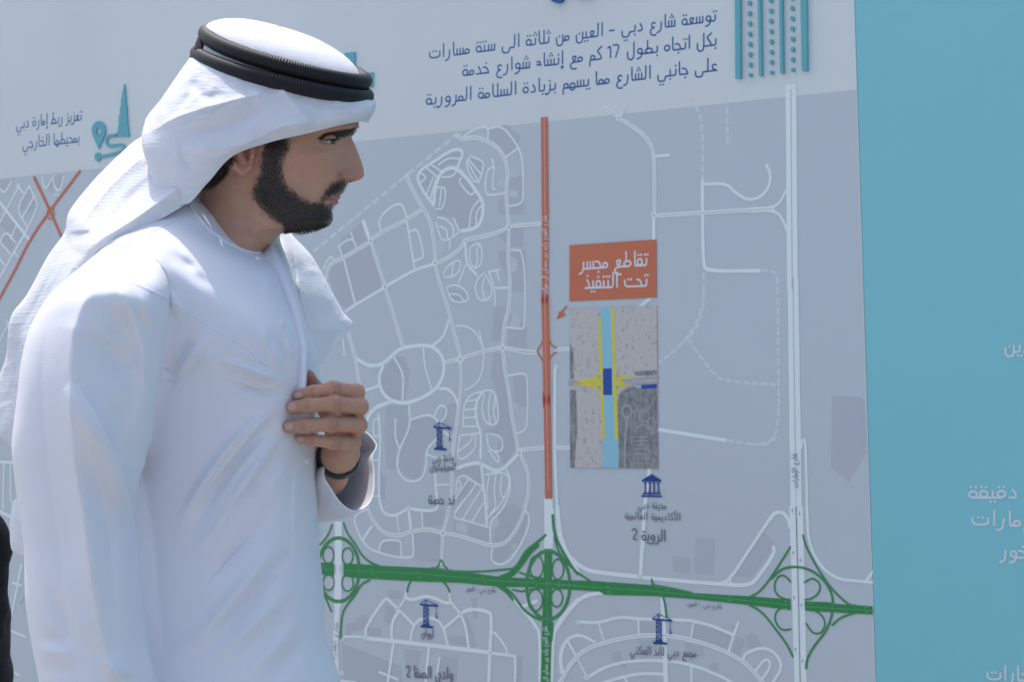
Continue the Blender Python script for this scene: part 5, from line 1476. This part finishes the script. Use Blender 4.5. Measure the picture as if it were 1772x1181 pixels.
VF = [
 
 ('R', 12, 9, KC(240, 20, .37257, '60,560 160,500 300,450 450,410 620,370')), ('v', 12, 6, KC(240, 20, .37257, '130,600 260,560 420,520 560,450 640,400')),
 ('R', 14, 8, KC(240, 20, .37257, '230,640 380,640 520,600 680,530 820,520')), ('v', 9, 4, KC(240, 20, .37257, '260,240 250,330 330,400 420,350')),
 ('R', 9, 6, KC(240, 20, .37257, '230,700 340,690 440,640 560,590')), ('v', 7, 3.5, KC(240, 20, .37257, '200,560 210,680 300,740')),
 ('R', 12, 8, KC(240, 20, .37257, '215,240 170,340 110,440 70,500')), ('v', 8, 4, KC(240, 20, .37257, '290,270 240,380 170,470')), ('r', 4, 2.5, KC(240, 20, .37257, '860,470 920,462 1000,460 1050,470')),
 ('v', 4, 2, KC(240, 20, .37257, '870,445 950,445 1040,440')), ('R', 9, 5, KC(240, 20, .37257, '640,330 700,400 760,470 800,530')),
 ('v', 8, 3, KC(240, 20, .37257, '480,300 520,400 560,520'))]
patch('headcloth', [[(r[j]) for j in range(4)] for r in HC], 300, 150, M_veil, man, VF, .0010, mirror=True, lump=(30, .0009), wr=(.0016, 13, 62))
VB = bvh(bpy.data.objects['headcloth'])
fold_strip('headcloth_fold', KC(240, 20, .37257, '560,330 640,365 720,410 800,455 860,488 925,520'), 34, .005, M_veil, man, B=VB, side=-1, fl=.5, fr=.05)
EDGE = [(r[3][0], r[3][1] - 5.5) for r in HC[1:8]]
drape_strip('hem', EDGE, 1.6, .0005, M_veil, man, n=110, B=VB)
fold_strip('headcloth_fold', KC(240, 20, .37257, '140,560 230,520 330,470 450,420 560,385'), 30, .004, M_veil, man, B=VB, side=1, fl=.4, fr=.5)
fold_strip('headcloth_fold', KC(240, 20, .37257, '190,610 330,612 450,590 560,545 680,520'), 26, .003, M_veil, man, B=VB, side=1, fl=.4, fr=.5)
# crown of the cloth inside the cords
cL, cR = np.array([350., 62, 0]), np.array([624., 137, 0]); cm2 = (cL + cR) / 2; uu = (cR - cL) / 2; upv = np.array([uu[1], -uu[0], 0]) / np.linalg.norm(uu)
rows = []
for t in np.linspace(-.7, 1, 20):
    tt = max(t, 0); sc = max(1e-3, (1 - tt ** 2.15)) ** (1 / 2.15) if t > 0 else 1.0 + .03 * min(1, -t / .5)
    ce = cm2 + upv * 51 * t + uu * (-.13 * tt)
    rows.append([tuple(ce + uu * math.cos(a) * sc + np.array([0, (13 * math.sin(a)) * sc, -.094 * math.sin(a) * sc])) for a in np.linspace(0, 2 * math.pi, 25)[:-1]])
Ad, Fd, _, _ = rings_mesh(rows, 90, 120)
npmesh('headcloth_crown', toworld(Ad), Fd, M_veil, man)
# cloth that falls behind the neck and over the back
DC = [
 [(320, 180, .09), (285, 185, .03), (300, 230, -.05), (335, 275, -.080), (350, 312, -.078)],
 [(300, 225, .10), (262, 225, .03), (285, 262, -.055), (320, 305, -.088), (336, 334, -.084)],
 [(280, 270, .11), (230, 247, .03), (262, 292, -.06), (300, 330, -.097), (322, 352, -.090)],
 [(240, 310, .12), (189, 285, .03), (216, 325, -.06), (252, 358, -.105), (276, 380, -.105)],
 [(200, 350, .12), (156, 320, .03), (178, 357, -.055), (206, 388, -.120), (226, 401, -.125)],
 [(165, 395, .13), (121, 366, .03), (138, 400, -.045), (164, 420, -.120), (184, 424, -.130)],
 [(150, 420, .13), (113, 402, .03), (120, 428, -.04), (140, 448, -.10), (160, 446, -.12)],
 [(130, 460, .13), (84, 444, .03), (94, 468, -.03), (112, 490, -.08), (135, 495, -.10)],
 [(110, 530, .13), (50, 508, .03), (62, 534, -.02), (84, 556, -.06), (110, 560, -.08)],
 [(100, 580, .13), (21, 550, .03), (38, 584, -.01), (60, 604, -.04), (95, 625, -.05)],
 [(90, 650, .13), (14, 615, .04), (28, 650, 0), (50, 684, -.03), (85, 705, -.04)],
 [(70, 720, .14), (-6, 668, .06), (8, 716, .01), (34, 752, -.01), (75, 800, -.02)],
 [(60, 800, .14), (-28, 715, .07), (-4, 752, .02), (22, 776, .01), (65, 860, -.01)]]
DF = [('R', 14, 13, [(262, 262), (215, 300), (170, 350), (130, 410)]), ('v', 10, 7, [(290, 290), (240, 330), (195, 380), (150, 440)]), ('R', 12, 11, [(320, 318), (275, 350), (225, 385), (170, 418)]),
      ('v', 6, 4, [(255, 235), (262, 270), (250, 305)]), ('r', 8, 5, [(245, 225), (232, 262), (205, 300)]), ('s', 7, 7, [(118, 400), (150, 398), (165, 400)]), ('R', 12, 9, [(140, 440), (105, 500), (70, 560), (45, 620)]),
      ('v', 9, 5, [(115, 460), (80, 520), (50, 590)]), ('r', 7, 4, [(100, 440), (65, 505), (38, 560)]), ('s', 5, 5, [(15, 668), (35, 664), (60, 650)]), ('r', 6, 3, [(30, 600), (20, 650), (10, 700)])]
patch('headcloth_back', DC, 320, 140, M_veil, man, DF, .0010, lump=(34, .0010), wr=(.0016, 14, 48))
# far side of the cloth, in the sun beside the chest
FC = [
 [(455, 375, .12), (470, 380, .10), (482, 386, .098), (490, 392, .10), (496, 396, .12)],
 [(465, 420, .11), (480, 405, .085), (494, 405, .075), (505, 410, .09), (512, 414, .12)],
 [(468, 450, .11), (486, 435, .06), (506, 436, .045), (526, 440, .07), (538, 442, .12)],
 [(472, 485, .11), (495, 470, .045), (515, 470, .035), (540, 472, .06), (557, 473, .12)],
 [(480, 525, .11), (508, 508, .04), (530, 508, .03), (556, 510, .06), (577, 511, .12)],
 [(488, 565, .11), (515, 545, .04), (540, 546, .035), (568, 544, .07), (594, 541, .12)],
 [(495, 600, .11), (522, 580, .04), (548, 578, .04), (582, 574, .08), (610, 563, .12)],
 [(500, 630, .11), (528, 608, .045), (550, 606, .045), (574, 600, .08), (590, 588, .11)],
 [(505, 655, .11), (532, 630, .05), (548, 630, .05), (560, 628, .07), (566, 618, .10)]]
FF = [('s', 4, 6, c6('455,160 480,260 500,420 510,540 540,660 575,760 600,860 650,960')), ('r', 5, 3, c6('500,420 600,400 690,440')), ('v', 6, 3, c6('520,300 600,380 640,430')), ('r', 2, 1.2, c6('600,790 700,800 780,775 840,755')), ('r', 2, 1, c6('670,600 680,760 690,880')), ('r', 5, 2, c6('400,300 440,420 500,560'))]
FC = [[(x, y, d + (.04, .06, .09, .12, .11)[i]) for i, (x, y, d) in enumerate(r)] for r in FC]
patch('headcloth_side', FC, 120, 80, M_veil, man, FF, .0010, lump=(26, .0008), wr=(.0014, 16, 20))
SB_ = bvh(bpy.data.objects['headcloth_side'])
drape_strip('hem', [(586, 552), (603, 570), (592, 584), (574, 604), (560, 617)], 1.6, .0005, M_veil, man, n=60, B=SB_)
drape_strip('hem', [(538, 576), (560, 573), (585, 571), (601, 564)], 1.3, .0004, M_veil, man, n=60, B=SB_)
# small end of the cloth showing behind the sleeve, and the robe behind it lower down
patch('headcloth_tail', [[(60, 845, .0), (30, 862, .02), (22, 870, .05)], [(60, 890, .0), (24, 900, .02), (18, 905, .05)], [(60, 930, 0), (24, 945, .02), (20, 950, .05)], [(70, 975, 0), (38, 962, .02), (34, 962, .05)]], 30, 20, M_veil, man, thick=.001)

# ---- cords
def cord(name, L_, R_, lat, bow, r, bulge=0, twist=0):
    L_, R_ = np.array(L_, float), np.array(R_, float); c_ = (L_ + R_) / 2; u_ = (R_ - L_) / 2; n = 360; k = 18; V = []
    th = np.linspace(0, 2 * math.pi, n + 1)[:-1]
    P = np.array([c_ + u_ * (math.copysign(abs(math.cos(t)) ** .92, math.cos(t))) + np.array([0, bow * math.sin(t) + twist * math.sin(2 * t), -lat * math.copysign(abs(math.sin(t)) ** .92, math.sin(t))]) for t in th])
    W = toworld(P); T = np.roll(W, -1, 0) - np.roll(W, 1, 0); T /= np.linalg.norm(T, axis=1)[:, None]; cen = W.mean(0)
    for i, (p, t) in enumerate(zip(W, T)):
        a = p - cen; a -= t * (a @ t); a /= np.linalg.norm(a); b = np.cross(t, a)
        for j in range(k):
            ph_ = 2 * math.pi * j / k; V.append(p + (a * math.cos(ph_) + b * math.sin(ph_)) * r)
    o = npmesh(name, V, grid_faces(n, k, True), M_cord, man)
    # close the ring
    F = []
    me = o.data; bm = bmesh.new(); bm.from_mesh(me); bm.verts.ensure_lookup_table()
    for j in range(k): bm.faces.new([bm.verts[(n - 1) * k + j], bm.verts[(n - 1) * k + (j + 1) % k], bm.verts[(j + 1) % k], bm.verts[j]]).smooth = True
    uvl = bm.loops.layers.uv.new('UVMap')
    for f in bm.faces:
        for l in f.loops:
            i, j = divmod(l.vert.index, k); l[uvl].uv = (i / n, j / k)
    bm.to_mesh(me); bm.free(); return o
M_cord = mat('black_wool_cord', (.012, .0125, .014), .55, sheen=.02, spec=.25)
def cord_nodes():
    n = M_cord.node_tree; p = n.nodes['Principled BSDF']; u_ = n.nodes.new('ShaderNodeUVMap'); mp = n.nodes.new('ShaderNodeMapping'); mp.inputs['Scale'].default_value = (215, 14, 1); mp.inputs['Rotation'].default_value = (0, 0, .05)
    n.links.new(u_.outputs[0], mp.inputs[0]); t = n.nodes.new('ShaderNodeTexWave'); t.inputs['Scale'].default_value = .32; t.inputs['Distortion'].default_value = 1.2; t.inputs['Detail'].default_value = 2; n.links.new(mp.outputs[0], t.inputs['Vector'])
    b = n.nodes.new('ShaderNodeBump'); b.inputs['Distance'].default_value = .0005; b.inputs['Strength'].default_value = .8; n.links.new(t.outputs[1], b.inputs['Height']); n.links.new(b.outputs[0], p.inputs['Normal'])
    r = n.nodes.new('ShaderNodeMix'); r.data_type = 'RGBA'; r.inputs[6].default_value = (.004, .0043, .005, 1); r.inputs[7].default_value = (.022, .023, .026, 1); n.links.new(t.outputs[1], r.inputs[0]); n.links.new(r.outputs[2], p.inputs['Base Color'])
cord_nodes()
cord('cord_ring', (356, 58, 0), (631, 139, 0), .101, 17, .0099, twist=-2)
cord('cord_ring', (342, 92, 0), (634, 166, 0), .106, 14, .0097, twist=-1)
# knot at the back
def blob(name, pts, m):
    V, F = surface_nets(lambda X: np.minimum.reduce([cone(X, ph(*a[:3]), ph(*b[:3]), a[3] * S, b[3] * S) for a, b in zip(pts, pts[1:])]), np.minimum.reduce([ph(*p[:3]) for p in pts]) - .02, np.maximum.reduce([ph(*p[:3]) for p in pts]) + .02, .0016)
    return npmesh(name, toworld(unph(V)), F, m, man)
M_knot = mat('black_knot', (.012, .012, .014), .6, bump=(700, .002), spec=.3)
blob('cord_knot', [(350, 70, -.022, 10), (346, 86, -.026, 11), (351, 100, -.032, 8)], M_knot)
blob('cord_knot', [(338, 92, .0, 5), (332, 99, .002, 4.5), (336, 104, .0, 3)], M_knot)
blob('cord_knot', [(384, 46, .05, 5), (398, 40, .06, 5), (412, 40, .07, 4)], M_knot)
# ================================================================ SECOND PERSON, at the left edge of the picture
YP2 = 3.15
def other():
    k = YP2 / FPX
    def q(px, py, d): return np.array([px * k, d, -py * k])
    def un(V): return np.stack([V[:, 0] / k, -V[:, 2] / k, V[:, 1]], 1)
    def tw(A):
        loc = np.stack([(A[:, 0] - 886) / FPX, -(A[:, 1] - 590.5) / FPX, -np.ones(len(A))], 1) @ CMi.T
        return COa + loc * ((YP2 + A[:, 2]) / loc[:, 1])[:, None]
    root = empty('person', tw(np.array([(-150., 700, 0)]))[0] * np.array([1, 1, 0]), 'person in black clothing mostly outside the left edge, only a dark sleeve and hand showing', 'person')
    # body (skin)
    def skin(X):
        r = np.linalg.norm((X - q(-155, 300, 0)) / np.array([.078, .095, .115]), axis=1) * .085 - .085
        r = smin(r, cone(X, q(-165, 380, .01), q(-170, 480, .02), .055, .06), .02)
        r = smin(r, cone(X, q(-120, 312, 0), q(-100, 316, 0), .014, .012), .015)
        r = smin(r, cone(X, q(-170, 520, 0), q(-165, 1000, 0), .12, .12), .06)
        for s_ in (-1, 1): r = smin(r, cone(X, q(-165, 1000, .08 * s_), q(-165, 1880, .08 * s_), .085, .04), .04); r = smin(r, cone(X, q(-165, 1890, .08 * s_), q(-90, 1905, .08 * s_), .035, .028), .03)
        r = smin(r, cone(X, q(-160, 540, -.19), q(-70, 900, -.18), .05, .036), .03); r = smin(r, cone(X, q(-70, 900, -.18), q(-38, 1100, -.16), .04, .026), .02)
        r = smin(r, cone(X, q(-160, 540, .19), q(-170, 900, .2), .05, .04), .03)
        r = smin(r, cone(X, q(-40, 1105, -.16), q(-40, 1165, -.16), .028, .034), .015)
        for i in range(4): r = smin(r, cone(X, q(-62 + 15 * i, 1185, -.165), q(-58 + 15 * i, 1250, -.15), .0095, .0085), .005); r = smin(r, cone(X, q(-58 + 15 * i, 1250, -.15), q(-62 + 15 * i, 1285, -.13), .0085, .007), .004)
        r = smin(r, cone(X, q(-22, 1140, -.165), q(-8, 1210, -.165), .012, .0085), .006)
        return r
    V, F = surface_nets(skin, (-310 * k, -.30, -1950 * k), (60 * k, .30, -150 * k), .009); A_ = un(V)
    b = npmesh('body', tw(A_), F, M_skin, root)
    def cl(X):
        r = cone(X, q(-170, 500, 0), q(-165, 1150, 0), .145, .15); r = smin(r, cone(X, q(-170, 540, -.12), q(-170, 540, .12), .085, .085), .06)
        r = smin(r, cone(X, q(-165, 1100, 0), q(-165, 1870, 0), .165, .19), .05)
        r = smin(r, cone(X, q(-165, 545, -.17), q(-84, 890, -.18), .075, .064), .04); r = smin(r, cone(X, q(-58, 945, -.18), q(-44, 1112, -.16), .073, .050), .02)
        r = smin(r, cone(X, q(-160, 545, .19), q(-170, 880, .2), .075, .065), .04)
        w = q(-160, 400, 0); r = np.maximum(r, -(np.linalg.norm(X - q(-168, 430, .01), axis=1) - .075))
        n_ = np.sin(X[:, 2] * 60 + X[:, 0] * 45) * .0022 + np.sin(X[:, 2] * 130 - X[:, 1] * 70) * .0012
        return np.maximum(r + n_, -(X[:, 2] + 1105 * k) - 1e9 * (X[:, 1] > -.10)) if False else r + n_
    V, F = surface_nets(cl, (-340 * k, -.32, -1930 * k), (60 * k, .32, -420 * k), .008); A_ = un(V)
    kill = (A_[:, 1] > 1107) & (A_[:, 2] < -.09) & (A_[:, 0] > -100); F = F[~kill[F].any(1)]
    o = npmesh('robe', tw(A_), F, M_black, root)
    V = []; hair = lambda X: np.maximum(np.linalg.norm((X - q(-162, 285, 0)) / np.array([.09, .104, .115]), axis=1) * .09 - .09, (X[:, 0] - q(-108, 0, 0)[0]) + (X[:, 2] - q(0, 290, 0)[2]) * -.3)
    V, F = surface_nets(hair, (-320 * k, -.14, -400 * k), (-60 * k, .14, -120 * k), .007); npmesh('hair', tw(un(V)), F, M_hair, root)
other()
